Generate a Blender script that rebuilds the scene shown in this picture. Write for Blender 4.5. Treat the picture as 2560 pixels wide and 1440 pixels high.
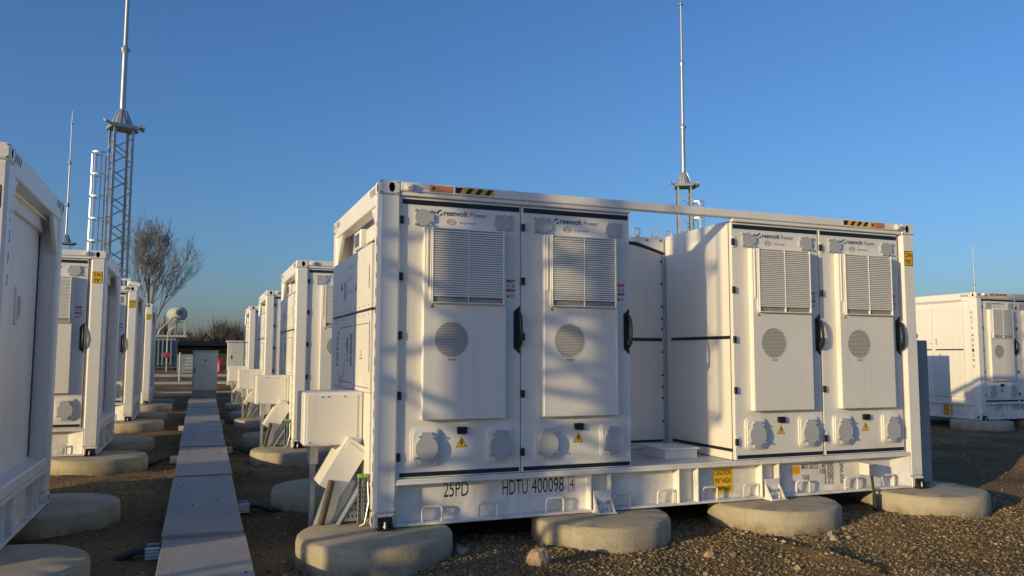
import bpy, bmesh, math, random
import numpy as np
from mathutils import Vector, Matrix
R = math.radians
random.seed(7)
rng = np.random.default_rng(11)
for o in list(bpy.data.objects):
    bpy.data.objects.remove(o, do_unlink=True)
S = bpy.context.scene
COL = S.collection

# ------------------------------------------------------------------ camera
CAM = Vector((-1.370, -6.519, 1.414))
yaw, pit, rol = R(21.54), R(4.899), R(0.181)
fw = Vector((math.sin(yaw) * math.cos(pit), math.cos(yaw) * math.cos(pit), math.sin(pit)))
rt = Vector((math.cos(yaw), -math.sin(yaw), 0))
up = rt.cross(fw)
cr = rt * math.cos(rol) + up * math.sin(rol)
cu = -rt * math.sin(rol) + up * math.cos(rol)
cd = bpy.data.cameras.new('camera')
cam = bpy.data.objects.new('camera', cd)
COL.objects.link(cam)
cam.matrix_world = Matrix(((cr.x, cu.x, -fw.x, CAM.x), (cr.y, cu.y, -fw.y, CAM.y), (cr.z, cu.z, -fw.z, CAM.z), (0, 0, 0, 1)))
cd.sensor_width = 36
cd.lens = 36 * 1976.7 / 2560
cd.clip_start = 0.05
cd.clip_end = 3000
S.camera = cam

# ------------------------------------------------------------------ world, sun, exposure
LDIR = Vector((2.6, 1.0, -0.49)).normalized()       # the way the light travels
elev = math.asin(-LDIR.z)
w = bpy.data.worlds.new('World')
S.world = w
w.use_nodes = True
wn, wl = w.node_tree.nodes, w.node_tree.links
for n in list(wn):
    wn.remove(n)
wo = wn.new('ShaderNodeOutputWorld')
bg = wn.new('ShaderNodeBackground')
sky = wn.new('ShaderNodeTexSky')
sky.sky_type = 'NISHITA'
sky.sun_disc = False
sky.sun_elevation = elev
sky.sun_rotation = math.atan2(-LDIR.x, -LDIR.y)
sky.altitude = 100
sky.air_density = 1.2
sky.dust_density = 1.5
sky.ozone_density = 6.0
bg.inputs['Strength'].default_value = 0.15
tint = wn.new('ShaderNodeMix'); tint.data_type = 'RGBA'; tint.blend_type = 'MULTIPLY'
tint.inputs[0].default_value = 1.0
tint.inputs[7].default_value = (1.04, 0.94, 1.0, 1)      # white balance of the whole sky
wl.new(sky.outputs[0], tint.inputs[6])
wl.new(tint.outputs[2], bg.inputs[0])
wl.new(bg.outputs[0], wo.inputs[0])
sl = bpy.data.lights.new('sun', 'SUN')
sl.energy = 2.9
sl.angle = R(0.53)
sl.color = (1.0, 0.79, 0.40)
sun = bpy.data.objects.new('sun', sl)
COL.objects.link(sun)
sun.rotation_euler = LDIR.to_track_quat('-Z', 'Y').to_euler()
sun.location = (-20, -10, 12)
S.view_settings.view_transform = 'Standard'
S.view_settings.look = 'None'
S.view_settings.gamma = 1
S.view_settings.use_curve_mapping = False
S.view_settings.exposure = 0.33

# ------------------------------------------------------------------ materials
def new_mat(name):
    m = bpy.data.materials.new(name)
    m.use_nodes = True
    return m, m.node_tree.nodes, m.node_tree.links, m.node_tree.nodes['Principled BSDF']

def ramp(N, stops):
    r = N.new('ShaderNodeValToRGB')
    e = r.color_ramp.elements
    while len(e) < len(stops):
        e.new(0.5)
    for el, (p, c) in zip(e, stops):
        el.position = p
        el.color = (c[0], c[1], c[2], 1) if hasattr(c, '__len__') else (c, c, c, 1)
    return r

def noise(N, L, vec, scale, detail=4, rough=0.55):
    n = N.new('ShaderNodeTexNoise')
    n.inputs['Scale'].default_value = scale
    n.inputs['Detail'].default_value = detail
    n.inputs['Roughness'].default_value = rough
    if vec is not None:
        L.new(vec, n.inputs['Vector'])
    return n

def mix(N, L, fac, a, b, mode='MIX'):
    m = N.new('ShaderNodeMix')
    m.data_type = 'RGBA'
    m.blend_type = mode
    for s, v in ((0, fac), (6, a), (7, b)):
        if hasattr(v, 'is_linked'):
            L.new(v, m.inputs[s])
        else:
            m.inputs[s].default_value = v if s == 0 else (v[0], v[1], v[2], 1)
    return m.outputs[2]

def mapping(N, L, vec, scale):
    m = N.new('ShaderNodeMapping')
    m.inputs['Scale'].default_value = scale
    L.new(vec, m.inputs['Vector'])
    return m.outputs[0]

def plain(name, col, rough=0.5, metal=0.0, var=0.12, scale=6.0, bump=0.0, bscale=60, spec=0.5):
    m, N, L, B = new_mat(name)
    g = N.new('ShaderNodeNewGeometry')
    n = noise(N, L, g.outputs['Position'], scale)
    r = ramp(N, [(0.3, [c * (1 - var) for c in col]), (0.7, [min(1, c * (1 + var)) for c in col])])
    L.new(n.outputs['Fac'], r.inputs[0])
    L.new(r.outputs[0], B.inputs['Base Color'])
    B.inputs['Roughness'].default_value = rough
    B.inputs['Metallic'].default_value = metal
    B.inputs['Specular IOR Level'].default_value = spec
    if bump:
        n2 = noise(N, L, g.outputs['Position'], bscale)
        b = N.new('ShaderNodeBump')
        b.inputs['Strength'].default_value = bump
        b.inputs['Distance'].default_value = 0.01
        L.new(n2.outputs['Fac'], b.inputs['Height'])
        L.new(b.outputs[0], B.inputs['Normal'])
    return m

def paint(name, col, rough=0.38, dirt=0.35, stain=True):
    m, N, L, B = new_mat(name)
    g = N.new('ShaderNodeNewGeometry')
    P = g.outputs['Position']
    n1 = noise(N, L, P, 1.3, 5, 0.6)
    r1 = ramp(N, [(0.3, [c * 0.93 for c in col]), (0.7, col)])
    L.new(n1.outputs['Fac'], r1.inputs[0])
    # dust streaks running down
    n2 = noise(N, L, mapping(N, L, P, (14, 14, 0.7)), 1.0, 5, 0.6)
    r2 = ramp(N, [(0.52, 0.0), (0.80, 1.0)])
    L.new(n2.outputs['Fac'], r2.inputs[0])
    ml = N.new('ShaderNodeMath'); ml.operation = 'MULTIPLY'; ml.inputs[1].default_value = dirt
    L.new(r2.outputs[0], ml.inputs[0])
    c = mix(N, L, ml.outputs[0], r1.outputs[0], (col[0] * .62, col[1] * .58, col[2] * .50))
    sz = N.new('ShaderNodeSeparateXYZ'); L.new(P, sz.inputs[0])
    zr = N.new('ShaderNodeMapRange'); zr.inputs['From Min'].default_value = 0.62; zr.inputs['From Max'].default_value = 0.0
    L.new(sz.outputs['Z'], zr.inputs[0])
    n7 = noise(N, L, P, 5.0, 7, 0.72)
    r7 = ramp(N, [(0.42, 0.0), (0.70, 0.75)])
    L.new(n7.outputs['Fac'], r7.inputs[0])
    mm = N.new('ShaderNodeMath'); mm.operation = 'MULTIPLY'; L.new(zr.outputs[0], mm.inputs[0]); L.new(r7.outputs[0], mm.inputs[1])
    c = mix(N, L, mm.outputs[0], c, (0.42, 0.35, 0.26))
    if stain:
        n3 = noise(N, L, P, 9.0, 6, 0.75)
        r3 = ramp(N, [(0.715, 0.0), (0.75, 0.55)])
        L.new(n3.outputs['Fac'], r3.inputs[0])
        c = mix(N, L, r3.outputs[0], c, (0.16, 0.12, 0.085))
    L.new(c, B.inputs['Base Color'])
    n4 = noise(N, L, P, 3.0, 3)
    mr = N.new('ShaderNodeMapRange')
    mr.inputs['To Min'].default_value = rough - 0.08
    mr.inputs['To Max'].default_value = rough + 0.14
    L.new(n4.outputs['Fac'], mr.inputs[0])
    L.new(mr.outputs[0], B.inputs['Roughness'])
    n5 = noise(N, L, P, 2.2, 2)
    n6 = noise(N, L, P, 240, 2)
    ad = N.new('ShaderNodeMath'); ad.operation = 'MULTIPLY_ADD'; ad.inputs[1].default_value = 0.02
    L.new(n6.outputs['Fac'], ad.inputs[0]); L.new(n5.outputs['Fac'], ad.inputs[2])
    b = N.new('ShaderNodeBump')
    b.inputs['Strength'].default_value = 0.35
    b.inputs['Distance'].default_value = 0.014
    L.new(ad.outputs[0], b.inputs['Height'])
    L.new(b.outputs[0], B.inputs['Normal'])
    return m

M = {}
M['white'] = paint('white_paint', (0.86, 0.825, 0.765))
M['panel'] = paint('white_powder_coat', (0.835, 0.795, 0.73), 0.42, 0.28, False)
M['grey_cap'] = plain('pale_grey_plastic', (0.46, 0.47, 0.475), 0.42, 0, 0.05)
M['navy'] = plain('dark_navy_seal', (0.010, 0.016, 0.032), 0.5, 0, 0.2)
M['black'] = plain('black_plastic', (0.012, 0.013, 0.015), 0.45, 0, 0.2)
M['dark'] = plain('dark_cavity', (0.02, 0.021, 0.023), 0.8, 0, 0.2)
M['ink'] = plain('black_ink', (0.018, 0.018, 0.02), 0.6, 0, 0.1)
M['logo_navy'] = plain('navy_ink', (0.012, 0.03, 0.10), 0.55, 0, 0.1)
M['logo_thin'] = plain('slate_ink', (0.11, 0.13, 0.20), 0.55, 0, 0.1)
M['logo_green'] = plain('green_ink', (0.02, 0.22, 0.06), 0.55, 0, 0.1)
M['logo_red'] = plain('red_ink', (0.35, 0.035, 0.04), 0.55, 0, 0.1)
M['text_grey'] = plain('grey_ink', (0.30, 0.31, 0.32), 0.6, 0, 0.1)
M['yellow'] = plain('yellow_sticker', (0.85, 0.50, 0.02), 0.5, 0, 0.06)
M['orange'] = plain('orange_sticker', (0.62, 0.13, 0.03), 0.5, 0, 0.1)
M['cream'] = plain('cream_ink', (0.75, 0.55, 0.35), 0.5, 0, 0.1)
M['red'] = plain('red_sticker', (0.50, 0.03, 0.03), 0.5, 0, 0.1)
M['redpaint'] = plain('red_paint', (0.42, 0.02, 0.025), 0.4, 0, 0.15)
M['galv'] = plain('galvanised_steel', (0.50, 0.52, 0.53), 0.42, 0.75, 0.18, 9)
M['galv_dull'] = plain('dull_galvanised_sheet', (0.42, 0.43, 0.43), 0.5, 0.45, 0.14, 5)
M['mast'] = plain('mast_steel', (0.45, 0.455, 0.46), 0.42, 0.6, 0.08, 3)
M['lattice'] = plain('lattice_steel', (0.40, 0.41, 0.40), 0.5, 0.3, 0.15, 5)
M['screen'] = plain('display_glass', (0.10, 0.10, 0.16), 0.25, 0, 0.3)
M['greencap'] = plain('green_plastic_cap', (0.22, 0.55, 0.03), 0.4, 0, 0.1)
M['conduit'] = plain('dark_rusty_conduit', (0.075, 0.06, 0.045), 0.6, 0.1, 0.4, 20, 0.4)
M['cabgrey'] = plain('grey_cabinet_paint', (0.25, 0.285, 0.295), 0.5, 0, 0.08, 3)
M['cabblue'] = plain('blue_grey_cabinet_paint', (0.38, 0.44, 0.47), 0.5, 0, 0.06, 3)
M['beige'] = plain('beige_cabinet_paint', (0.62, 0.60, 0.54), 0.5, 0, 0.08, 3)
M['bluegrey'] = plain('blue_grey_transformer_paint', (0.20, 0.25, 0.27), 0.5, 0, 0.12, 3)
M['drum'] = plain('pale_green_tank_paint', (0.47, 0.46, 0.40), 0.5, 0, 0.1, 3)
M['bark'] = plain('grey_brown_bark', (0.19, 0.175, 0.16), 0.9, 0, 0.3, 8, 0.5, 20)
M['twig'] = plain('pale_twig_bark', (0.34, 0.335, 0.33), 0.9, 0, 0.25, 4)
M['wood_far'] = plain('bare_wood_scrub', (0.085, 0.066, 0.055), 0.95, 0, 0.4, 0.4)
M['shed'] = plain('dark_sheeting', (0.012, 0.013, 0.014), 0.95, 0, 0.2, 2, spec=0.1)
M['slab'] = plain('pale_concrete_slab', (0.40, 0.37, 0.31), 0.85, 0, 0.15, 2, 0.3)
M['cable'] = plain('black_cable_sheath', (0.015, 0.015, 0.016), 0.6, 0, 0.2)

def concrete_mat():
    m, N, L, B = new_mat('pad_concrete')
    P = N.new('ShaderNodeNewGeometry').outputs['Position']
    n1 = noise(N, L, P, 2.5, 6, 0.65)
    r1 = ramp(N, [(0.25, (0.31, 0.26, 0.18)), (0.5, (0.43, 0.365, 0.255)), (0.78, (0.53, 0.455, 0.33))])
    L.new(n1.outputs['Fac'], r1.inputs[0])
    n2 = noise(N, L, P, 11, 6, 0.7)
    r2 = ramp(N, [(0.62, 0.0), (0.72, 0.5)])
    L.new(n2.outputs['Fac'], r2.inputs[0])
    c = mix(N, L, r2.outputs[0], r1.outputs[0], (0.20, 0.165, 0.115))
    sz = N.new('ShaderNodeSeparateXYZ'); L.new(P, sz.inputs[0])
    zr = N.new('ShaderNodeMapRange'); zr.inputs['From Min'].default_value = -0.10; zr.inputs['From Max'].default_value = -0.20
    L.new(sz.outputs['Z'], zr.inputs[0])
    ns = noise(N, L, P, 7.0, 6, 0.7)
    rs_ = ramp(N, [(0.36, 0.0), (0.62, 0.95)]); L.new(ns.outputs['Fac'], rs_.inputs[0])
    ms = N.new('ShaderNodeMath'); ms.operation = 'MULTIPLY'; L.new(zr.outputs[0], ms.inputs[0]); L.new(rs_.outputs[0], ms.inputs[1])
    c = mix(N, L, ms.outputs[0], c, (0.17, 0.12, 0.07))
    nst = noise(N, L, mapping(N, L, P, (9, 9, 1.2)), 1.0, 5, 0.65)
    rst = ramp(N, [(0.55, 0.0), (0.75, 0.45)]); L.new(nst.outputs['Fac'], rst.inputs[0])
    c = mix(N, L, rst.outputs[0], c, (0.25, 0.20, 0.135))
    v = N.new('ShaderNodeTexVoronoi'); v.inputs['Scale'].default_value = 26
    L.new(P, v.inputs['Vector'])
    r3 = ramp(N, [(0.05, 0.75), (0.11, 0.0)])
    L.new(v.outputs['Distance'], r3.inputs[0])
    c = mix(N, L, r3.outputs[0], c, (0.12, 0.10, 0.075))
    L.new(c, B.inputs['Base Color'])
    B.inputs['Roughness'].default_value = 0.88
    B.inputs['Specular IOR Level'].default_value = 0.25
    n3 = noise(N, L, P, 38, 6, 0.7)
    b = N.new('ShaderNodeBump'); b.inputs['Strength'].default_value = 0.6; b.inputs['Distance'].default_value = 0.014
    L.new(n3.outputs['Fac'], b.inputs['Height'])
    L.new(b.outputs[0], B.inputs['Normal'])
    return m
M['concrete'] = concrete_mat()

def plate_mat():
    m, N, L, B = new_mat('dusty_cover_plate')
    P = N.new('ShaderNodeNewGeometry').outputs['Position']
    n1 = noise(N, L, P, 1.6, 6, 0.6)
    r1 = ramp(N, [(0.3, (0.31, 0.275, 0.24)), (0.75, (0.41, 0.365, 0.315))])
    L.new(n1.outputs['Fac'], r1.inputs[0])
    n2 = noise(N, L, mapping(N, L, P, (3.0, 0.9, 1)), 2.4, 6, 0.7)
    r2 = ramp(N, [(0.52, 0.0), (0.72, 0.55)])
    L.new(n2.outputs['Fac'], r2.inputs[0])
    c = mix(N, L, r2.outputs[0], r1.outputs[0], (0.30, 0.25, 0.185))
    L.new(c, B.inputs['Base Color'])
    B.inputs['Roughness'].default_value = 0.55
    B.inputs['Metallic'].default_value = 0.1
    n3 = noise(N, L, P, 1.5, 2)
    b = N.new('ShaderNodeBump'); b.inputs['Strength'].default_value = 0.3; b.inputs['Distance'].default_value = 0.02
    L.new(n3.outputs['Fac'], b.inputs['Height']); L.new(b.outputs[0], B.inputs['Normal'])
    return m
M['plate'] = plate_mat()

def ground_mat():
    m, N, L, B = new_mat('brown_gravel_earth')
    P = N.new('ShaderNodeNewGeometry').outputs['Position']
    n1 = noise(N, L, P, 0.7, 7, 0.62)
    r1 = ramp(N, [(0.3, (0.120, 0.076, 0.036)), (0.5, (0.205, 0.138, 0.066)), (0.72, (0.295, 0.210, 0.108))])
    L.new(n1.outputs['Fac'], r1.inputs[0])
    v = N.new('ShaderNodeTexVoronoi'); v.inputs['Scale'].default_value = 55
    L.new(P, v.inputs['Vector'])
    r2 = ramp(N, [(0.0, 0.45), (0.5, 1.0), (1.0, 1.6)])
    L.new(v.outputs['Color'], r2.inputs[0])
    c = mix(N, L, 0.85, r1.outputs[0], r2.outputs[0], 'MULTIPLY')
    n2 = noise(N, L, P, 120, 3, 0.7)
    r3 = ramp(N, [(0.35, 0.6), (0.65, 1.3)])
    L.new(n2.outputs['Fac'], r3.inputs[0])
    c = mix(N, L, 0.7, c, r3.outputs[0], 'MULTIPLY')
    # dry grass far off
    sx = N.new('ShaderNodeSeparateXYZ'); L.new(P, sx.inputs[0])
    mr = N.new('ShaderNodeMapRange'); mr.inputs['From Min'].default_value = 40; mr.inputs['From Max'].default_value = 46
    L.new(sx.outputs['Y'], mr.inputs[0])
    n4 = noise(N, L, P, 0.5, 6, 0.7)
    r4 = ramp(N, [(0.35, (0.05, 0.052, 0.022)), (0.65, (0.12, 0.10, 0.05))])
    L.new(n4.outputs['Fac'], r4.inputs[0])
    c = mix(N, L, mr.outputs[0], c, r4.outputs[0])
    L.new(c, B.inputs['Base Color'])
    B.inputs['Roughness'].default_value = 0.95
    B.inputs['Specular IOR Level'].default_value = 0.15
    n5 = noise(N, L, P, 45, 5, 0.75)
    ad = N.new('ShaderNodeMath'); ad.operation = 'ADD'
    L.new(n5.outputs['Fac'], ad.inputs[0]); L.new(v.outputs['Distance'], ad.inputs[1])
    b = N.new('ShaderNodeBump'); b.inputs['Strength'].default_value = 0.9; b.inputs['Distance'].default_value = 0.018
    L.new(ad.outputs[0], b.inputs['Height']); L.new(b.outputs[0], B.inputs['Normal'])
    return m
M['ground'] = ground_mat()

def stone_mat():
    m, N, L, B = new_mat('gravel_stones')
    g = N.new('ShaderNodeNewGeometry')
    r = ramp(N, [(0.0, (0.09, 0.056, 0.028)), (0.4, (0.19, 0.13, 0.062)), (0.78, (0.265, 0.188, 0.095)), (0.95, (0.33, 0.255, 0.155)), (1.0, (0.52, 0.44, 0.32))])
    L.new(g.outputs['Random Per Island'], r.inputs[0])
    L.new(r.outputs[0], B.inputs['Base Color'])
    B.inputs['Roughness'].default_value = 0.9
    B.inputs['Specular IOR Level'].default_value = 0.2
    return m
M['stones'] = stone_mat()
M['rock_tan'] = plain('tan_rock', (0.40, 0.27, 0.16), 0.9, 0, 0.25, 14, 0.6, 40)
M['rock_grey'] = plain('grey_rock', (0.27, 0.245, 0.215), 0.9, 0, 0.25, 14, 0.6, 40)

# ------------------------------------------------------------------ mesh helpers
class MB:
    def __init__(self):
        self.v, self.f, self.m = [], [], []
    def add(self, vs, fs, m=0):
        b = len(self.v)
        self.v += [tuple(p) for p in vs]
        self.f += [tuple(i + b for i in f) for f in fs]
        self.m += [m] * len(fs)
        return self
    def box(self, x0, x1, y0, y1, z0, z1, b=0.0, m=0):
        lo, hi = (x0, y0, z0), (x1, y1, z1)
        if b <= 0:
            vs = [(x, y, z) for x in (x0, x1) for y in (y0, y1) for z in (z0, z1)]
            return self.add(vs, [(0, 1, 3, 2), (4, 6, 7, 5), (0, 4, 5, 1), (2, 3, 7, 6), (0, 2, 6, 4), (1, 5, 7, 3)], m)
        b = min(b, (x1 - x0) * .45, (y1 - y0) * .45, (z1 - z0) * .45)
        vs, idx = [], {}
        for sx in (0, 1):
            for sy in (0, 1):
                for sz in (0, 1):
                    s = (sx, sy, sz)
                    for a in range(3):
                        p = [0, 0, 0]
                        for k in range(3):
                            e = hi[k] if s[k] else lo[k]
                            if k != a:
                                e += -b if s[k] else b
                            p[k] = e
                        idx[(s, a)] = len(vs)
                        vs.append(p)
        fs = []
        for a in range(3):
            u, v = [k for k in range(3) if k != a]
            for s in (0, 1):
                q = []
                for (cu_, cv_) in ((0, 0), (1, 0), (1, 1), (0, 1)):
                    c = [0, 0, 0]; c[a] = s; c[u] = cu_; c[v] = cv_
                    q.append(idx[(tuple(c), a)])
                fs.append(q)
            for su in (0, 1):
                for sv in (0, 1):
                    c0 = [0, 0, 0]; c0[u] = su; c0[v] = sv
                    c1 = list(c0); c1[a] = 1
                    c0, c1 = tuple(c0), tuple(c1)
                    fs.append([idx[(c0, u)], idx[(c1, u)], idx[(c1, v)], idx[(c0, v)]])
        for sx in (0, 1):
            for sy in (0, 1):
                for sz in (0, 1):
                    fs.append([idx[((sx, sy, sz), a)] for a in range(3)])
        return self.add(vs, fs, m)
    def prism(self, pts, axis, d0, d1, m=0):
        # polygon given in the two other axes, extruded along axis
        def put(p, d):
            if axis == 'x': return (d, p[0], p[1])
            if axis == 'y': return (p[0], d, p[1])
            return (p[0], p[1], d)
        n = len(pts)
        vs = [put(p, d0) for p in pts] + [put(p, d1) for p in pts]
        fs = [tuple(range(n)), tuple(range(2 * n - 1, n - 1, -1))]
        fs += [(i, (i + 1) % n, n + (i + 1) % n, n + i) for i in range(n)]
        return self.add(vs, fs, m)
    def tube(self, pts, r, n=8, m=0, cap=True):
        pts = [Vector(p) for p in pts]
        rs = r if hasattr(r, '__len__') else [r] * len(pts)
        vs, prev = [], None
        for i, p in enumerate(pts):
            d = (pts[min(i + 1, len(pts) - 1)] - pts[max(i - 1, 0)]).normalized()
            if prev is None:
                a = d.orthogonal().normalized()
            else:
                a = (prev - d * prev.dot(d)).normalized()
            prev = a
            b = d.cross(a)
            for k in range(n):
                t = 2 * math.pi * (k + .5) / n
                vs.append(p + (a * math.cos(t) + b * math.sin(t)) * rs[i])
        fs = []
        for i in range(len(pts) - 1):
            for k in range(n):
                fs.append((i * n + k, i * n + (k + 1) % n, (i + 1) * n + (k + 1) % n, (i + 1) * n + k))
        if cap:
            fs.append(tuple(range(n)))
            fs.append(tuple((len(pts) - 1) * n + k for k in range(n - 1, -1, -1)))
        return self.add(vs, fs, m)
    def lathe(self, prof, n=24, m=0, c=(0, 0)):
        vs, fs = [], []
        for (r, z) in prof:
            for k in range(n):
                t = 2 * math.pi * k / n
                vs.append((c[0] + r * math.cos(t), c[1] + r * math.sin(t), z))
        for i in range(len(prof) - 1):
            for k in range(n):
                fs.append((i * n + k, i * n + (k + 1) % n, (i + 1) * n + (k + 1) % n, (i + 1) * n + k))
        fs.append(tuple(range(n)))
        fs.append(tuple((len(prof) - 1) * n + k for k in range(n)))
        return self.add(vs, fs, m)
    def bar(self, p, q, a, b, m=0):
        # straight bar of section a x b between two points
        p, q = Vector(p), Vector(q)
        d = (q - p).normalized()
        u = d.cross(Vector((0, 0, 1)))
        if u.length < 1e-4: u = Vector((1, 0, 0))
        u.normalize()
        v = d.cross(u)
        vs = [e + u * (sa * a / 2) + v * (sb * b / 2) for e in (p, q) for sa in (-1, 1) for sb in (-1, 1)]
        return self.add(vs, [(0, 1, 3, 2), (4, 6, 7, 5), (0, 4, 5, 1), (2, 3, 7, 6), (0, 2, 6, 4), (1, 5, 7, 3)], m)
    def mesh(self, name, smooth=True):
        me = bpy.data.meshes.new(name)
        me.from_pydata(self.v, [], self.f)
        me.polygons.foreach_set('material_index', self.m)
        bm = bmesh.new(); bm.from_mesh(me)
        bmesh.ops.recalc_face_normals(bm, faces=bm.faces)
        bm.to_mesh(me); bm.free()
        if smooth:
            me.shade_smooth()
            me.set_sharp_from_angle(angle=R(32))
        return me

CACHE = {}
def obj(name, data, mats, parent=None, loc=(0, 0, 0), rot=None, kind=None, key=None):
    """data: MB, mesh or a function returning an MB (kept under key)."""
    mats = mats if isinstance(mats, (list, tuple)) else [mats]
    if key is not None and key in CACHE:
        me = CACHE[key]
    else:
        d = data() if callable(data) else data
        me = d.mesh(name) if isinstance(d, MB) else d
        if not me.materials:
            for k in mats:
                me.materials.append(M[k])
        if key is not None:
            CACHE[key] = me
    o = bpy.data.objects.new(name, me)
    COL.objects.link(o)
    o.parent = parent
    o.location = loc
    if rot: o.rotation_euler = rot
    if kind: o['kind'] = kind
    return o

def empty(name, loc=(0, 0, 0), rz=0):
    o = bpy.data.objects.new(name, None)
    COL.objects.link(o)
    o.location = loc
    o.rotation_euler = (0, 0, rz)
    o.empty_display_size = 0.2
    return o

def tag(o, label=None, cat=None, group=None, kind=None):
    if label: o['label'] = label
    if cat: o['category'] = cat
    if group: o['group'] = group
    if kind: o['kind'] = kind
    return o

def copy_tree(o, parent=None, loc=None):
    c = o.copy(); COL.objects.link(c); c.parent = parent
    if loc is not None: c.location = loc
    for ch in list(o.children):
        copy_tree(ch, c)
    return c

# flat lettering turned to mesh; box = (width, height) it is fitted to
def text_mesh(s, width, height, bold=0.0, key=None):
    k = ('txt', s, width, height, bold)
    if k in CACHE: return CACHE[k]
    cu_ = bpy.data.curves.new('lettering', 'FONT')
    cu_.body = s
    cu_.size = 1
    cu_.offset = bold
    cu_.resolution_u = 3
    cu_.space_line = 0.95
    to = bpy.data.objects.new('tmp_text', cu_)
    COL.objects.link(to)
    dg = bpy.context.evaluated_depsgraph_get()
    me = bpy.data.meshes.new_from_object(to.evaluated_get(dg))
    bpy.data.objects.remove(to, do_unlink=True)
    bpy.data.curves.remove(cu_)
    n = len(me.vertices)
    a = np.empty(n * 3); me.vertices.foreach_get('co', a); a = a.reshape(-1, 3)
    lo, hi = a.min(0), a.max(0)
    a = a - lo
    a[:, 0] *= width / max(1e-6, hi[0] - lo[0])
    a[:, 1] *= height / max(1e-6, hi[1] - lo[1])
    a[:, 2] = 0
    me.vertices.foreach_set('co', a.reshape(-1))
    me.materials.clear()
    CACHE[k] = me
    return me

FACE = {'F': (R(90), 0, 0), 'L': (R(90), 0, R(-90)), 'R': (R(90), 0, R(90))}
def lettering(s, w_, h_, mat, parent, loc, face='F', bold=0.0, name='lettering', rot=None):
    me = text_mesh(s, w_, h_, bold)
    if not me.materials: me.materials.append(M[mat])
    elif me.materials[0] != M[mat]:
        me = me.copy(); me.materials.clear(); me.materials.append(M[mat])
    return obj(name, me, mat, parent, loc, rot or FACE[face])

# a flat sheet shape (thin solid) drawn in (u, v) with its face towards -y
def sheet(polys, t=0.002):
    mb = MB()
    for pts, m, d in polys:
        mb.prism(pts, 'y', -t - d, -d, m)
    return mb

def rect(u0, u1, v0, v1): return [(u0, v0), (u1, v0), (u1, v1), (u0, v1)]
def ellipse(cx, cz, rx, rz, n=28, t0=0, t1=2 * math.pi):
    return [(cx + rx * math.cos(t0 + (t1 - t0) * k / n), cz + rz * math.sin(t0 + (t1 - t0) * k / n)) for k in range(n)]
def rrect(u0, u1, v0, v1, r, n=5):
    out = []
    for cx, cz, a in ((u1 - r, v1 - r, 0), (u0 + r, v1 - r, 90), (u0 + r, v0 + r, 180), (u1 - r, v0 + r, 270)):
        for k in range(n + 1):
            t = R(a + 90 * k / n)
            out.append((cx + r * math.cos(t), cz + r * math.sin(t)))
    return out

# ------------------------------------------------------------------ ground
GZ = -0.20
def ground_h(x, y):
    x = np.asarray(x, float); y = np.asarray(y, float)
    h = 0.018 * np.sin(x * 1.7 + 0.6 * np.sin(y * 1.1)) * np.cos(y * 1.3 + 0.5) + 0.012 * np.sin(3.1 * x + 1.9 * y) + 0.008 * np.sin(7.3 * x - 5.1 * y + 1.0) + 0.006 * np.sin(11 * y + 4.7 * x)
    # a low heap, added to catch the sun, beside the right-hand end of the near container and a wheel rut across the foreground
    h += 0.34 * np.exp(-(((x - 10.2) / 1.3) ** 2 + ((y - 1.15) / 0.6) ** 2))
    px, py = np.array([3.36, 3.44, 3.46, 3.45, 3.41]), np.array([-0.55, -0.91, -1.36, -1.62, -1.95])
    xr = np.interp(-y, -py, px, left=9e3, right=9e3)
    d = x - xr
    h += np.where(np.abs(d) < 2, 0.042 * np.exp(-((d + 0.05) / 0.055) ** 2) - 0.030 * np.exp(-((d - 0.06) / 0.05) ** 2), 0)
    fade = np.clip(1 - (np.hypot(x - 2, y - 3) - 14) / 18, 0.25, 1)
    return GZ + h * fade + np.interp(y, [20, 29, 40, 62, 75], [0, 0.47, 0.84, 1.65, 1.70])

def graded(lo, hi, a, b, step, grow):
    c = list(np.arange(a, b + 1e-6, step))
    s, x = step, b
    while x < hi:
        s *= grow; x += s; c.append(x)
    s, x = step, a
    pre = []
    while x > lo:
        s *= grow; x -= s; pre.append(x)
    return np.array(pre[::-1] + c)
gx = graded(-700, 900, -4.0, 11.0, 0.065, 1.12)
gy = graded(-120, 1400, -3.2, 9.0, 0.065, 1.10)
XX, YY = np.meshgrid(gx, gy)
ZZ = ground_h(XX, YY)
nx, ny = len(gx), len(gy)
V = np.stack([XX.ravel(), YY.ravel(), ZZ.ravel()], 1)
ii = (np.arange(ny - 1)[:, None] * nx + np.arange(nx - 1)[None, :]).ravel()
F = np.stack([ii, ii + 1, ii + nx + 1, ii + nx], 1)
def np_mesh(name, V, F, smooth=False):
    me = bpy.data.meshes.new(name)
    me.vertices.add(len(V)); me.vertices.foreach_set('co', V.astype(np.float32).ravel())
    k = F.shape[1]
    me.loops.add(F.size); me.loops.foreach_set('vertex_index', F.astype(np.int32).ravel())
    me.polygons.add(len(F)); me.polygons.foreach_set('loop_start', (np.arange(len(F)) * k).astype(np.int32))
    me.update(calc_edges=True); me.validate()
    if smooth: me.shade_smooth()
    return me
g = obj('ground', np_mesh('ground', V, F, True), 'ground'); tag(g, 'brown gravelly earth of the storage yard', 'ground', kind='structure')

# ------------------------------------------------------------------ battery container
CL, CW, CH = 6.058, 2.438, 2.896
DW = 1.108          # door width
DX = (0.193, 1.310, 3.600, 4.722)
DY = 0.038          # doors sit this far behind the posts

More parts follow.
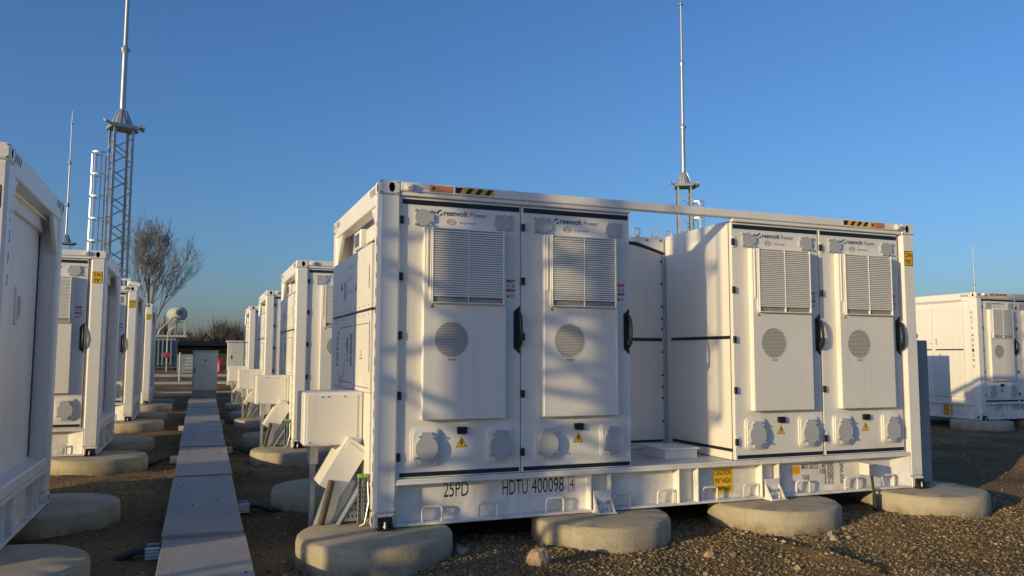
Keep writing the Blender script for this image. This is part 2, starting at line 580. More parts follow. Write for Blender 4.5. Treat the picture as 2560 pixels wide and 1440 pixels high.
def casting():
    mb = MB()
    # 0.18 x 0.17 x 0.12, an oval hole through the front face (y = 0) and through the outer end face (x = 0)
    a, b, c, e = 0.180, 0.170, 0.118, 0.010
    def ring(face):
        n = 20
        if face == 'front':
            P = lambda u, v, d: (u, d, v); W_, H_ = a, c
            hu, hv, ru, rv = a * .60, c * .50, 0.026, 0.042
        else:
            P = lambda u, v, d: (d, u, v); W_, H_ = b, c
            hu, hv, ru, rv = b * .45, c * .50, 0.026, 0.036
        out, inn = [], []
        for k in range(n):
            t = 2 * math.pi * k / n
            cx, cz = math.cos(t), math.sin(t)
            s = 1 / max(abs(cx), abs(cz))
            u = W_ / 2 + cx * s * (W_ / 2 - e); v = H_ / 2 + cz * s * (H_ / 2 - e)
            out.append((u, v)); inn.append((hu + ru * cx, hv + rv * cz))
        vs = [P(u, v, 0) for u, v in out] + [P(u, v, 0) for u, v in inn] + [P(u, v, 0.055) for u, v in inn]
        fs = [(k, (k + 1) % n, n + (k + 1) % n, n + k) for k in range(n)]
        mb.add(vs, fs)
        mb.add(vs, [(n + k, n + (k + 1) % n, 2 * n + (k + 1) % n, 2 * n + k) for k in range(n)], 1)
        mb.add([P(u, v, 0.055) for u, v in inn], [tuple(range(n))], 1)  # dark lining: the shade inside the hole is put into the colour
    ring('front'); ring('end')
    # remaining shell
    x0, x1, y0, y1, z0, z1 = 0, a, 0, b, 0, c
    mb.add([(e, 0, c - e), (a - e, 0, c - e), (a, e, c), (e, e, c), (0, e, c - e), (a, b, c), (e, b, c), (0, b, c - e)],
           [(0, 1, 2, 3), (0, 3, 4), (3, 2, 5, 6), (4, 3, 6, 7)])
    mb.add([(e, 0, e), (a - e, 0, e), (a, e, 0), (e, e, 0), (0, e, e), (a, b, 0), (e, b, 0), (0, b, e)],
           [(0, 1, 2, 3), (0, 3, 4), (3, 2, 5, 6), (4, 3, 6, 7)])
    mb.add([(e, 0, e), (e, 0, c - e), (0, e, c - e), (0, e, e)], [(0, 1, 2, 3)])
    mb.add([(a - e, 0, e), (a - e, 0, c - e), (a, e, c), (a, e, 0), (a, b, c), (a, b, 0)], [(0, 1, 2, 3), (3, 2, 4, 5)])
    mb.add([(a, b, 0), (a, b, c), (e, b, c), (0, b, c - e), (0, b, e), (e, b, 0)], [(0, 1, 2, 3, 4, 5)])
    return mb

def hexfill(cells, r, ri, y):
    """perforated sheet: hexagon cells with a round-ish hole, as rings"""
    mb = MB()
    for cx, cz in cells:
        o_ = [(cx + r * math.cos(R(60 * k + 30)), y, cz + r * math.sin(R(60 * k + 30))) for k in range(6)]
        i_ = [(cx + ri * math.cos(R(60 * k + 30)), y, cz + ri * math.sin(R(60 * k + 30))) for k in range(6)]
        mb.add(o_ + i_, [(k, (k + 1) % 6, 6 + (k + 1) % 6, 6 + k) for k in range(6)])
    return mb

def hexgrid(u0, u1, v0, v1, r, test):
    out = []
    dx, dz = r * math.sqrt(3), r * 1.5
    j = 0
    z = v0
    while z <= v1:
        x = u0 + (dx / 2 if j % 2 else 0)
        while x <= u1:
            if test(x, z): out.append((x, z))
            x += dx
        z += dz; j += 1
    return out

def cap_shape(cx, cz, rx, rz, side):
    # round lid with a short neck to one side ('l', 'r', 'u') and a hinge tab opposite
    pts = []
    a0 = {'r': 0, 'l': 180, 'u': 90}[side]
    n = 26
    for k in range(n + 1):
        t = R(a0 + 34 + (360 - 68) * k / n)
        pts.append((cx + rx * math.cos(t), cz + rz * math.sin(t)))
    d = (math.cos(R(a0)), math.sin(R(a0))); e = (-d[1], d[0])
    q = [(rx * 1.30, -rx * .46), (rx * 1.30, rx * .46)]
    for u, v in q:
        pts.append((cx + d[0] * u + e[0] * v, cz + d[1] * u * rz / rx + e[1] * v))
    return pts

def make_door():
    """A battery cabinet door, front face at y = 0, x from 0 to DW, heights as in the container."""
    d = obj('door', MB().box(0, DW, 0, 0.045, 0.392, 2.772, 0.004), 'panel')
    obj('gap_shade_sheet', MB().box(-0.005, DW + 0.006, 0.0462, 0.0468, 0.384, 2.776), 'black', d)  # black sheet behind the door, gap shade put into its colour
    # recessed hem line round the door
    obj('door_seal', sheet([(rect(0.016, DW - 0.014, 2.708, 2.752), 0, 0)], 0.003), 'navy', d)
    obj('door_seal', sheet([(rect(0.022, DW - 0.014, 0.402, 0.438), 0, 0)], 0.003), 'navy', d)
    # air conditioner cover
    obj('cover_panel', MB().box(0.195, 0.945, -0.066, -0.001, 0.872, 2.512, 0.005), 'panel', d)
    obj('cover_trim', MB().box(0.218, 0.232, -0.079, -0.067, 2.00, 2.50, 0.002).box(0.248, 0.256, -0.083, -0.067, 1.87, 2.50, 0.002), 'panel', d)
    # louvre
    u0, u1, v0, v1, yf = 0.260, 0.918, 1.858, 2.506, -0.067
    fr = MB()
    fr.box(u0, u0 + 0.012, yf - 0.030, yf, v0, v1, 0.002).box(u1 - 0.012, u1, yf - 0.030, yf, v0, v1, 0.002)
    fr.box(u0 + 0.012, u1 - 0.012, yf - 0.022, yf, v1 - 0.010, v1, 0.002).box(u0 + 0.012, u1 - 0.012, yf - 0.030, yf, v0, v0 + 0.012, 0.002)
    fr.box((u0 + u1) / 2 - 0.0022, (u0 + u1) / 2 + 0.0022, yf - 0.030, yf - 0.002, v0 + 0.012, v1 - 0.010, 0.001)
    obj('louver_frame', fr, 'panel', d)
    obj('louver_backing', MB().box(u0 + 0.012, u1 - 0.012, yf - 0.003, yf, v0 + 0.012, v1 - 0.010), 'dark', d)
    ns, zb = 29, v0 + 0.058
    pitch = (v1 - 0.014 - zb) / ns
    sl_ = MB()
    h = pitch
    sl_.add([(u0 + .013, -0.009, h * .98), (u1 - .013, -0.009, h * .98), (u1 - .013, -0.026, h * .62), (u0 + .013, -0.026, h * .62),
             (u0 + .013, -0.027, h * .02), (u1 - .013, -0.027, h * .02), (u1 - .013, -0.008, h * .88), (u0 + .013, -0.008, h * .88)],
            [(0, 1, 2, 3), (3, 2, 5, 4), (4, 5, 6, 7), (7, 6, 1, 0), (0, 3, 4, 7), (1, 2, 5, 6)])
    me = sl_.mesh('slat'); me.materials.append(M['panel'])
    for k in range(ns):
        obj('slat', me, 'panel', d, (0, yf, zb + k * pitch))
    cells = hexgrid(u0 + 0.020, u1 - 0.020, v0 + 0.020, v0 + 0.052, 0.0085, lambda x, z: abs(x - (u0 + u1) / 2) > 0.010)
    obj('perforated_strip', hexfill(cells, 0.0085, 0.0066, yf - 0.014), 'panel', d, kind='stuff')
    # fan grille
    fx, fz, fr_ = 0.445, 1.553, 0.148
    obj('fan_opening', sheet([(ellipse(fx, fz, fr_, fr_, 40), 0, 0)], 0.001), 'dark', d, (0, -0.0665, 0))
    cells = hexgrid(fx - 0.17, fx + 0.17, fz - 0.17, fz + 0.17, 0.0092, lambda x, z: math.hypot(x - fx, z - fz) < fr_ + 0.004)
    obj('fan_grille', hexfill(cells, 0.0092, 0.0066, -0.0705), 'panel', d, kind='stuff')
    lb = sheet([(rect(fx - 0.035, fx + 0.045, 1.368, 1.392), 0, 0), (rect(fx - 0.028, fx - 0.014, 1.373, 1.387), 1, 0.002), (rect(fx - 0.006, fx + 0.038, 1.377, 1.383), 1, 0.002)], 0.001)
    obj('fan_label', lb, ['cream', 'text_grey'], d, (0, -0.0665, 0))
    wt = sheet([([(0.253, 1.822), (0.291, 1.822), (0.272, 1.852)], 0, 0), ([(0.260, 1.826), (0.284, 1.826), (0.272, 1.845)], 1, 0.001), ([(0.269, 1.829), (0.275, 1.829), (0.272, 1.840)], 0, 0.002)], 0.001)
    obj('warning_sticker', wt, ['ink', 'yellow'], d, (0, -0.0665, 0))
    # two lids beside the company lettering
    for cx, side in ((0.196, 'r'), (0.945, 'l')):
        c = obj('vent_lid', MB().prism(cap_shape(cx, 2.600, 0.073, 0.073, side), 'y', -0.020, -0.001), 'grey_cap', d)
        for sx in (-1, 1):
            for sz in (-1, 1):
                obj('lid_bolt', MB().tube([(0, -0.026, 0), (0, 0, 0)], 0.011, 8), 'grey_cap', d, (cx + sx * 0.066, 0, 2.600 + sz * 0.060), key='lidbolt')
    # company lettering
    arc1 = [(0.354 + 0.029 * math.cos(R(t)), 2.650 + 0.029 * math.sin(R(t))) for t in range(70, 191, 12)] + [(0.354 + 0.016 * math.cos(R(t)), 2.650 + 0.016 * math.sin(R(t))) for t in range(190, 69, -12)]
    arc2 = [(0.348 + 0.028 * math.cos(R(t)), 2.652 + 0.028 * math.sin(R(t))) for t in range(262, 361, 11)] + [(0.348 + 0.014 * math.cos(R(t)), 2.652 + 0.014 * math.sin(R(t))) for t in range(358, 261, -11)]
    obj('logo_mark', sheet([(arc1, 0, 0), (arc2, 1, 0)], 0.001), ['logo_navy', 'logo_green'], d)
    lettering('reenvolt', 0.222, 0.050, 'logo_navy', d, (0.383, -0.0015, 2.630), bold=0.018)
    lettering('Power', 0.160, 0.044, 'logo_thin', d, (0.625, -0.0015, 2.630))
    ov = ellipse(0.455, 2.578, 0.042, 0.025, 30)
    ov2 = ellipse(0.455, 2.578, 0.037, 0.020, 30)
    om = MB(); n = 30
    om.add([(x, -0.0015, z) for x, z in ov] + [(x, -0.0015, z) for x, z in ov2], [(k, (k + 1) % n, n + (k + 1) % n, n + k) for k in range(n)])
    obj('logo_oval', om, 'logo_red', d)
    lettering('BYD', 0.052, 0.018, 'logo_red', d, (0.429, -0.0015, 2.569), bold=0.01)
    lettering('Energy Storage', 0.140, 0.020, 'logo_red', d, (0.530, -0.0015, 2.564), bold=0.008)
    # danger notices right of the cover
    nt = sheet([(rect(0.972, 1.052, 2.068, 2.092), 0, 0), (rect(0.980, 1.046, 2.050, 2.055), 1, 0), (rect(0.976, 1.010, 2.026, 2.040), 1, 0), (rect(1.026, 1.048, 2.022, 2.044), 1, 0),
                (rect(0.972, 1.052, 1.984, 2.008), 0, 0), ([(0.974, 1.934), (1.004, 1.934), (0.989, 1.962)], 2, 0), (rect(1.010, 1.050, 1.955, 1.960), 1, 0), (rect(1.014, 1.046, 1.944, 1.949), 1, 0), (rect(1.010, 1.050, 1.934, 1.939), 1, 0)], 0.001)
    obj('danger_notice', nt, ['red', 'text_grey', 'ink'], d)
    lettering('DANGER', 0.050, 0.012, 'cream', d, (0.994, -0.0025, 2.074), bold=0.01)
    lettering('DANGER', 0.050, 0.012, 'cream', d, (0.994, -0.0025, 1.990), bold=0.01)
    # handle
    hp = MB().prism([(1.045, 1.480), (1.100, 1.430), (1.100, 1.862), (1.045, 1.812)], 'y', -0.006, 0)
    hp.box(1.040, 1.047, -0.009, 0, 1.478, 1.814)
    obj('handle_plate', hp, 'black', d)
    lv = MB().tube([(1.083, -0.006, 1.800), (1.086, -0.030, 1.785), (1.090, -0.050, 1.740), (1.092, -0.058, 1.640), (1.090, -0.052, 1.540), (1.086, -0.030, 1.508), (1.083, -0.006, 1.500)], 0.015, 8)
    lv.box(1.072, 1.104, -0.030, -0.006, 1.518, 1.566, 0.004)
    obj('door_handle', lv, 'black', d)
    # hinges on the left edge
    for z in (2.568, 2.082, 1.583, 1.078, 0.569):
        hb = MB().box(-0.006, 0.040, -0.012, 0, z - 0.034, z + 0.034, 0.003)
        obj('hinge', MB().box(-0.008, 0.026, -0.022, -0.004, -0.034, 0.034, 0.003), 'black', d, (0, 0, z), key='hinge')
        if z in (2.568, 0.569):
            obj('hinge_plate', MB().box(0.000, 0.046, -0.008, -0.0005, -0.056, 0.056, 0.003), 'panel', d, (0, 0, z), key='hinge_plate')
    # outlets at the foot
    for cx in (0.238, 0.905):
        fr2 = MB().prism(rrect(cx - 0.125, cx + 0.125, 0.490, 0.800, 0.045), 'y', -0.016, -0.0005)
        fr2.prism(rrect(cx - 0.108, cx + 0.108, 0.507, 0.783, 0.038), 'y', -0.028, -0.016)
        obj('outlet_frame', fr2, 'panel', d)
        obj('outlet_lid', MB().prism(cap_shape(cx + 0.004, 0.634, 0.098, 0.104, 'u'), 'y', -0.052, -0.028), 'grey_cap', d)
        obj('outlet_latch', MB().prism([(cx - 0.045, 0.540), (cx + 0.050, 0.540), (cx + 0.040, 0.510), (cx - 0.035, 0.510)], 'y', -0.046, -0.028), 'grey_cap', d)
        for sx, z in ((-0.090, 0.560), (0.094, 0.560), (-0.060, 0.735), (0.070, 0.735)):
            obj('outlet_screw', MB().tube([(0, -0.056, 0), (0, -0.028, 0)], 0.010, 8), 'grey_cap', d, (cx + sx, 0, z), key='oscrew')
    lk = MB().prism(rrect(0.520, 0.602, 0.746, 0.806, 0.008, 2), 'y', -0.028, -0.0005)
    lk.box(0.604, 0.612, -0.022, -0.0005, 0.752, 0.766).box(0.604, 0.612, -0.022, -0.0005, 0.784, 0.798)
    obj('lock_box', lk, 'black', d)
    tr = lambda s: [(0.562 - 0.050 * s, 0.661 - 0.030 * s), (0.562 + 0.050 * s, 0.661 - 0.030 * s), (0.562, 0.661 + 0.060 * s)]
    bolt = [(0.566, 0.700), (0.550, 0.668), (0.562, 0.668), (0.554, 0.640), (0.576, 0.675), (0.564, 0.675), (0.574, 0.698)]
    obj('warning_sign', sheet([(tr(1.0), 0, 0), (tr(0.86), 1, 0.001), (bolt, 0, 0.002)], 0.0012), ['ink', 'yellow'], d)
    return d

DOOR = make_door()
DOOR_USED = [False]
def put_door(parent, x, full=True):
    if full:
        if not DOOR_USED[0]:
            DOOR_USED[0] = True
            DOOR.parent = parent; DOOR.location = (x, DY, 0)
            return DOOR
        return copy_tree(DOOR, parent, (x, DY, 0))
    d = DOOR.copy(); COL.objects.link(d); d.parent = parent; d.location = (x, DY, 0)
    for ch in DOOR.children:
        if ch.name.split('.')[0] in ('cover_panel', 'door_seal', 'outlet_frame', 'outlet_lid', 'louver_frame', 'louver_backing'):
            c = ch.copy(); COL.objects.link(c); c.parent = d
    return d

def stripes_label(n=4, w_=0.36, h_=0.050):
    ps = [(rect(0, w_, 0, h_), 0, 0)]
    st = w_ / n
    for k in range(n):
        ps.append(([(k * st, 0.0), (k * st + st * .5, 0.0), (k * st + st * .5 + (h_ * .75 if k else 0.025), h_), (k * st + (h_ * .75 if k else 0), h_)] if k < n else None, 1, 0.001))
    ps = [p for p in ps if p[0]]
    ps = [([(min(w_, u), v) for u, v in p[0]], p[1], p[2]) for p in ps]
    return sheet(ps, 0.001)

def u_bar(w_=0.172, h_=0.125, r=0.011):
    p = [(0, 0.004, 0)]
    p += [(0, 0, h_ - 0.03), (0.009, -0.002, h_ - 0.009), (0.03, -0.003, h_), (w_ - 0.03, -0.003, h_), (w_ - 0.009, -0.002, h_ - 0.009), (w_, 0, h_ - 0.03), (w_, 0.004, 0)]
    return MB().tube(p, r, 8)

def make_container(loc, label, serial='400098', check='4', doors=(1, 1, 1, 1), left='plain', right='recess', text=True, bars=True, group='white battery containers on round pads'):
    c = empty('battery_container', loc)
    tag(c, label, 'container', group)
    W_ = 'white'
    # ---- posts and castings
    for k, (px, py) in enumerate(((0, 0), (1, 0), (0, 1), (1, 1))):
        wx = 0.188
        wy = (0.19 if px == 0 else 0.24) if py == 0 else 0.19
        x0 = 0.003 if px == 0 else CL - wx - 0.003
        y0 = 0.003 if py == 0 else CW - wy - 0.003
        obj('corner_post', MB().box(x0, x0 + wx, y0, y0 + wy, 0.117, CH - 0.117, 0.022), W_, c, key=('post', px, py))
        for top in (0, 1):
            o = obj('corner_casting', casting, [W_, 'dark'], c, (px * CL, py * CW, CH - 0.118 if top else 0.0), key='casting')
            o.scale = (-1 if px else 1, -1 if py else 1, 1)
        if py == 0:
            f = MB().box(0.018, 0.165, -0.075, -0.004, 0.002, 0.014, 0.002).box(0.030, 0.150, -0.020, -0.003, 0.012, 0.098, 0.004)
            f.prism([(-0.070, 0.013), (-0.019, 0.013), (-0.019, 0.092)], 'x', 0.032, 0.042).prism([(-0.070, 0.013), (-0.019, 0.013), (-0.019, 0.092)], 'x', 0.138, 0.148)
            o = obj('twist_lock_foot', f, 'black', c, (0 if px == 0 else CL - 0.178, 0, 0), key='foot')
            obj('foot_bolt', MB().tube([(0.085, -0.045, 0.014), (0.085, -0.045, 0.066)], 0.010, 6).tube([(0.085, -0.045, 0.022), (0.085, -0.045, 0.036)], 0.017, 6), 'galv', c, o.location, key='footbolt')
    # ---- bottom frame
    for side in (0, 1):
        y = lambda v: v if side == 0 else CW - v
        yy = lambda a, b: (min(y(a), y(b)), max(y(a), y(b)))
        rl = MB()
        for a, b, z0, z1 in ((0.006, 0.16, 0.342, 0.372), (0.104, 0.112, 0.024, 0.344), (0.006, 0.16, 0.004, 0.026)):
            q = yy(a, b); rl.box(0.181, CL - 0.181, q[0], q[1], z0, z1, 0.003)
        obj('bottom_rail', rl, W_, c, key=('rail', side))
        for x in ((1.985, 2.190, 2.925, 3.138, 3.893, 4.103) if side == 0 else (2.0, 4.0)):
            q = yy(0.010, 0.105)
            obj('stiffener', MB().box(-0.004, 0.004, q[0], q[1], 0.025, 0.343), W_, c, (x, 0, 0), key=('stiff', side))
    for x0, x1 in ((0.185, 0.245), (CL - 0.385, CL - 0.185)):
        a = MB().add([(x0, 0.008, 0.027), (x1, 0.103, 0.027), (x0, 0.103, 0.027), (x0, 0.008, 0.341), (x1, 0.103, 0.341), (x0, 0.103, 0.341)] if x0 < 1 else
                     [(x1, 0.008, 0.027), (x0, 0.103, 0.027), (x1, 0.103, 0.027), (x1, 0.008, 0.341), (x0, 0.103, 0.341), (x1, 0.103, 0.341)],
                     [(0, 1, 2), (3, 4, 5), (0, 1, 4, 3), (1, 2, 5, 4), (2, 0, 3, 5)])
        obj('rail_end_plate', a, W_, c, key=('railend', x0))
    obj('floor_sheet', MB().box(0.20, CL - 0.20, 0.165, CW - 0.165, 0.345, 0.366), W_, c, key='floor_sheet')
    obj('sill', MB().box(0.191, CL - 0.191, 0.010, 0.060, 0.373, 0.388, 0.003), W_, c, key='sill')
    for px in (0, 1):
        x = (0.004, 0.12) if px == 0 else (CL - 0.12, CL - 0.004)
        xw = (0.06, 0.07) if px == 0 else (CL - 0.07, CL - 0.06)
        e = MB()
        e.box(x[0], x[1], 0.172, CW - 0.172, 0.320, 0.350, 0.003).box(xw[0], xw[1], 0.172, CW - 0.172, 0.025, 0.322).box(x[0], x[1], 0.172, CW - 0.172, 0.004, 0.026, 0.003)
        obj('end_sill_beam', e, W_, c, key=('endsill', px))
        xr = (0.010, 0.060) if px == 0 else (CL - 0.060, CL - 0.010)
        for y in (0.55, 0.82, 1.62, 1.89):
            obj('stiffener', MB().box(xr[0], xr[1], -0.005, 0.005, 0.026, 0.320), W_, c, (0, y, 0), key=('estiff', px))
    # ---- top frame
    for side in (0, 1):
        q = (0.004, 0.084) if side == 0 else (CW - 0.084, CW - 0.004)
        obj('top_rail', MB().box(0.181, CL - 0.181, q[0], q[1], 2.812, 2.893, 0.008), W_, c, key=('trail', side))
    obj('door_header', MB().box(0.191, 2.425, 0.012, 0.060, 2.776, 2.808, 0.004), W_, c, key='header1')
    obj('door_header', MB().box(3.600, CL - 0.191, 0.012, 0.060, 2.776, 2.808, 0.004), W_, c, key='header2')
    for px in (0, 1):
        x = (0.004, 0.124) if px == 0 else (CL - 0.124, CL - 0.004)
        obj('end_top_beam', MB().box(x[0], x[1], 0.171, CW - 0.171, 2.700, 2.893, 0.008), W_, c, key=('etop', px))
        gx_ = (0.020, 0.050) if px == 0 else (CL - 0.050, CL - 0.020)
        obj('corner_gusset', MB().prism([(0.192, 2.700), (0.42, 2.700), (0.192, 2.50)], 'x', gx_[0], gx_[1]), W_, c, key=('gus1', px))
        obj('corner_gusset', MB().prism([(CW - 0.192, 2.700), (CW - 0.50, 2.700), (CW - 0.192, 2.36)], 'x', gx_[0], gx_[1]), W_, c, key=('gus2', px))
        nb = MB()
        for y0 in (0.19, 2.03):
            for k in range(4):
                nb.prism([(y0 + k * .055, 2.80), (y0 + k * .055 + .025, 2.80), (y0 + k * .055 + .055, 2.865), (y0 + k * .055 + .03, 2.865)], 'x', x[0] - .001 if px == 0 else x[1], x[0] if px == 0 else x[1] + .001)
        obj('hazard_marks', nb, 'conduit', c, key=('hz', px), kind='stuff')
    for x in (0.255, CL - 0.255):
        b = MB()
        b.tube([(x, -0.030, 2.852), (x, 0.005, 2.852)], 0.032, 10)
        b.bar((x - 0.022, -0.034, 2.838), (x + 0.022, -0.034, 2.866), 0.010, 0.016)
        obj('rail_plug', b, W_, c, key=('plug', x))
    # ---- cabinets inside the frame
    for x0, x1 in ((0.165, 2.424), (3.600, CL - 0.165)):
        k = obj('battery_cabinet', MB().box(x0, x1, DY + 0.048, CW - 0.10, 0.386, 2.790, 0.008), 'panel', c, key=('cab', x0))
    obj('back_panel', MB().box(2.426, 3.598, 1.270, 1.310, 0.386, 2.772, 0.003), 'panel', c, key='backpanel')
    # details of the open bay
    obj('edge_seal', MB().box(2.95, 3.545, 1.262, 1.269, 1.585, 1.620), 'navy', c, key='bayseal3')
    obj('edge_seal', MB().box(2.43, 3.545, 1.262, 1.269, 0.455, 0.480), 'navy', c, key='bayseal4')
    t = MB().tube([(2.43, 1.262, 2.700), (3.05, 1.260, 2.700), (3.22, 1.258, 2.690), (3.40, 1.258, 2.640), (3.575, 1.258, 2.590)], 0.020, 6)
    obj('edge_seal', t, 'navy', c, key='bayseal1')
    obj('edge_seal', MB().box(3.588, 3.599, 0.085, 1.14, 1.590, 1.622), 'navy', c, key='bayseal5')
    t = MB().prism([(0.09, 0.470), (1.14, 0.470), (1.14, 0.500), (0.09, 0.500)], 'x', 3.588, 3.599)
    obj('edge_seal', t, 'navy', c, key='bayseal2')
    obj('corner_trim', MB().box(3.560, 3.585, 1.250, 1.269, 0.39, 2.765), 'grey_cap', c, key='cornertrim')
    for z in (2.74, 2.50, 2.24, 1.98, 1.84, 1.72, 1.46, 1.20, 1.07, 0.94, 0.68, 0.43):
        obj('panel_bolt', MB().tube([(0, -0.012, 0), (0, 0.0, 0)], 0.011, 8), 'black', c, (3.545, 1.269, z), key='pbolt')
    for x, z in ((3.06, 2.745), (3.36, 2.74), (3.12, 0.43)):
        obj('panel_bolt', None, 'black', c, (x, 1.269, z), key='pbolt')
    for x in (3.24, 3.48, 3.75):
        r = MB()
        pts = [(0.045 * math.cos(R(a)), 0, 0.055 + 0.045 * math.sin(R(a))) for a in range(0, 361, 24)]
        r.tube(pts, 0.011, 6, cap=False).box(-0.03, 0.03, -0.03, 0.03, -0.004, 0.012)
        obj('lifting_ring', r, W_, c, (x, 1.29 if x < 3.6 else 1.42, 2.775 if x < 3.6 else 2.794), key='ring')
    obj('floor_box', MB().box(3.02, 3.40, 0.40, 0.80, 0.367, 0.470, 0.006).box(3.00, 3.42, 0.38, 0.82, 0.471, 0.490, 0.004), W_, c, key='floorbox')
    obj('bay_floor', MB().box(2.426, 3.598, 0.062, 1.262, 0.374, 0.384), 'grey_cap', c, key='bayfloor')
    # ---- doors
    for x, f in zip(DX, doors):
        put_door(c, x, bool(f))
    # ---- labels
    if text:
        cl_ = sheet([(rect(0, 0.205, 0, 0.056), 0, 0), (rect(0.006, 0.062, 0.006, 0.050), 1, 0.001), ([(0.012, 0.034), (0.034, 0.045), (0.056, 0.034), (0.034, 0.022)], 2, 0.002), ([(0.012, 0.020), (0.034, 0.030), (0.056, 0.020), (0.034, 0.010)], 2, 0.0015)], 0.001)
        me = None
        for x in (0.440, CL - 0.645):
            o = obj('caution_label', cl_ if ('caulab' not in CACHE) else None, ['orange', 'yellow', 'conduit'], c, (x, 0.003, 2.826), key='caulab')
            lettering('CAUTION', 0.128, 0.030, 'cream', o, (0.068, -0.0030, 0.020), bold=0.01)
            lettering('DO NOT CLIMB', 0.125, 0.009, 'cream', o, (0.069, -0.0030, 0.007), bold=0.006)
        obj('hazard_stripe', stripes_label if 'hzst' not in CACHE else None, ['yellow', 'ink'], c, (0.668, 0.003, 2.830), key='hzst')
        obj('hazard_stripe', None, ['yellow', 'ink'], c, (CL - 1.02, 0.003, 2.830), key='hzst')
        yw = 0.1035
        lettering('25PD', 0.225, 0.130, 'ink', c, (0.620, yw, 0.205))
        lettering('HDTU', 0.240, 0.130, 'ink', c, (1.160, yw, 0.190))
        lettering(serial, 0.315, 0.130, 'ink', c, (1.440, yw, 0.190))
        lettering(check, 0.038, 0.100, 'ink', c, (1.817, yw, 0.205))
        bx_ = MB()
        for a in ((0, .062, 0, .003), (0, .062, .131, .134), (0, .003, .003, .131), (.059, .062, .003, .131)):
            bx_.box(a[0], a[1], -0.001, 0, a[2], a[3])
        obj('check_digit_box', bx_, 'ink', c, (1.803, yw, 0.188), key='chk')
        hs = obj('height_sign', sheet([(rect(0, 0.235, 0, 0.250), 0, 0)], 0.001) if 'hs' not in CACHE else None, 'yellow', c, (3.375, yw, 0.066), key='hs')
        for k, s in enumerate(('CAUTION', '9\'6" HIGH', 'CONTAINER')):
            lettering(s, 0.190, 0.052, 'ink', hs, (0.020, -0.002, 0.180 - k * 0.079), bold=0.012)
        sn = obj('rating_sticker', sheet([(rect(0, 0.115, 0, 0.085), 0, 0)] + [(rect(0.012, 0.100, 0.066 - k * .012, 0.071 - k * .012), 1, 0.001) for k in range(5)], 0.001) if 'sn' not in CACHE else None, ['yellow', 'orange'], c, (4.335, yw, 0.205), key='sn')
        for s, x, w_, z in (('MAX GROSS', 4.470, 0.215, 0.272), ('TARE', 4.475, 0.095, 0.160), ('49 000', 4.735, 0.155, 0.272), ('108 030', 4.712, 0.178, 0.216), ('3 000', 4.770, 0.120, 0.160), ('6 615', 4.770, 0.120, 0.104),
                            ('kg', 4.975, 0.050, 0.262), ('lb', 4.980, 0.036, 0.216), ('kg', 4.975, 0.050, 0.150), ('lb', 4.980, 0.036, 0.104)):
            lettering(s, w_, 0.056 if s != 'kg' else 0.068, 'ink', c, (x, yw, z - 0.022), bold=0.014)
    # yellow height plate on the right front post
    hp = obj('height_plate', sheet([(rrect(0, 0.128, 0, 0.168, 0.012, 3), 1, 0), (rrect(0.008, 0.120, 0.008, 0.160, 0.010, 3), 0, 0.001)], 0.001) if 'hplate' not in CACHE else None, ['yellow', 'ink'], c, (5.892, 0.003, 2.425), key='hplate')
    lettering('2,9m', 0.092, 0.060, 'ink', hp, (0.018, -0.0035, 0.090), bold=0.012)
    lettering('9\'6"', 0.078, 0.052, 'ink', hp, (0.024, -0.0035, 0.020), bold=0.012)
    if bars:
        for x in (0.420, 0.920, 1.555, 2.235, 2.710, 3.208, 3.696, 4.345, 4.985, 5.490):
            obj('lashing_ring', u_bar if 'ubar' not in CACHE else None, W_, c, (x, 0.045, 0.024), key='ubar')
        for x in (2.088, 3.998):
            b = MB().box(-0.095, 0.095, -0.115, 0.100, 0.002, 0.016, 0.002).box(-0.090, 0.090, -0.012, -0.002, 0.016, 0.200, 0.003)
            for sx in (-0.085, 0.075):
                b.prism([(-0.105, 0.016), (-0.012, 0.016), (-0.012, 0.150)], 'x', sx, sx + 0.010)
            br = obj('anchor_bracket', b, W_, c, (x, 0, 0), key='anchor')
            for bx0, by0, vert in ((-0.045, -0.060, 1), (0.045, -0.055, 1), (-0.040, -0.014, 0), (0.045, -0.014, 0)):
                if vert:
                    q = MB().tube([(0, 0, 0.014), (0, 0, 0.075)], 0.008, 6).tube([(0, 0, 0.018), (0, 0, 0.034)], 0.016, 6)
                else:
                    q = MB().tube([(0, -0.030, 0.090), (0, 0.004, 0.090)], 0.016, 8)
                obj('anchor_bolt', q, 'galv', br, (bx0, by0, 0), key=('abolt', vert))
    # ---- ends
    if right == 'recess':
        X1 = CL
        dr = obj('end_door', MB().box(X1 - 0.205, X1 - 0.175, 0.246, CW - 0.196, 0.46, 2.56, 0.004), 'panel', c, key='enddoor')
        obj('door_seal', MB().box(X1 - 0.173, X1 - 0.160, 2.185, 2.238, 0.47, 2.55), 'navy', dr, key='endseal')
        obj('door_seal', MB().box(X1 - 0.173, X1 - 0.168, 1.20, 2.18, 1.555, 1.60), 'navy', dr, key='endseal2')
        obj('door_latch', MB().box(X1 - 0.173, X1 - 0.150, 1.28, 1.40, 1.66, 1.98, 0.01).tube([(X1 - 0.152, 1.34, 1.70), (X1 - 0.135, 1.34, 1.74), (X1 - 0.135, 1.34, 1.90)], 0.012, 6), 'panel', dr, key='endlatch')
        obj('end_panel', MB().box(X1 - 0.24, X1 - 0.21, 0.246, CW - 0.196, 0.352, 2.700), 'panel', c, key='endpan')
        obj('end_threshold', MB().prism([(X1 - 0.20, 0.455), (X1 - 0.02, 0.40), (X1 - 0.02, 0.352), (X1 - 0.20, 0.352)], 'y', 0.246, CW - 0.196), W_, c, key='endthr') if False else \
            obj('end_threshold', MB().box(X1 - 0.20, X1 - 0.012, 0.246, CW - 0.196, 0.352, 0.452, 0.01), W_, c, key='endthr')
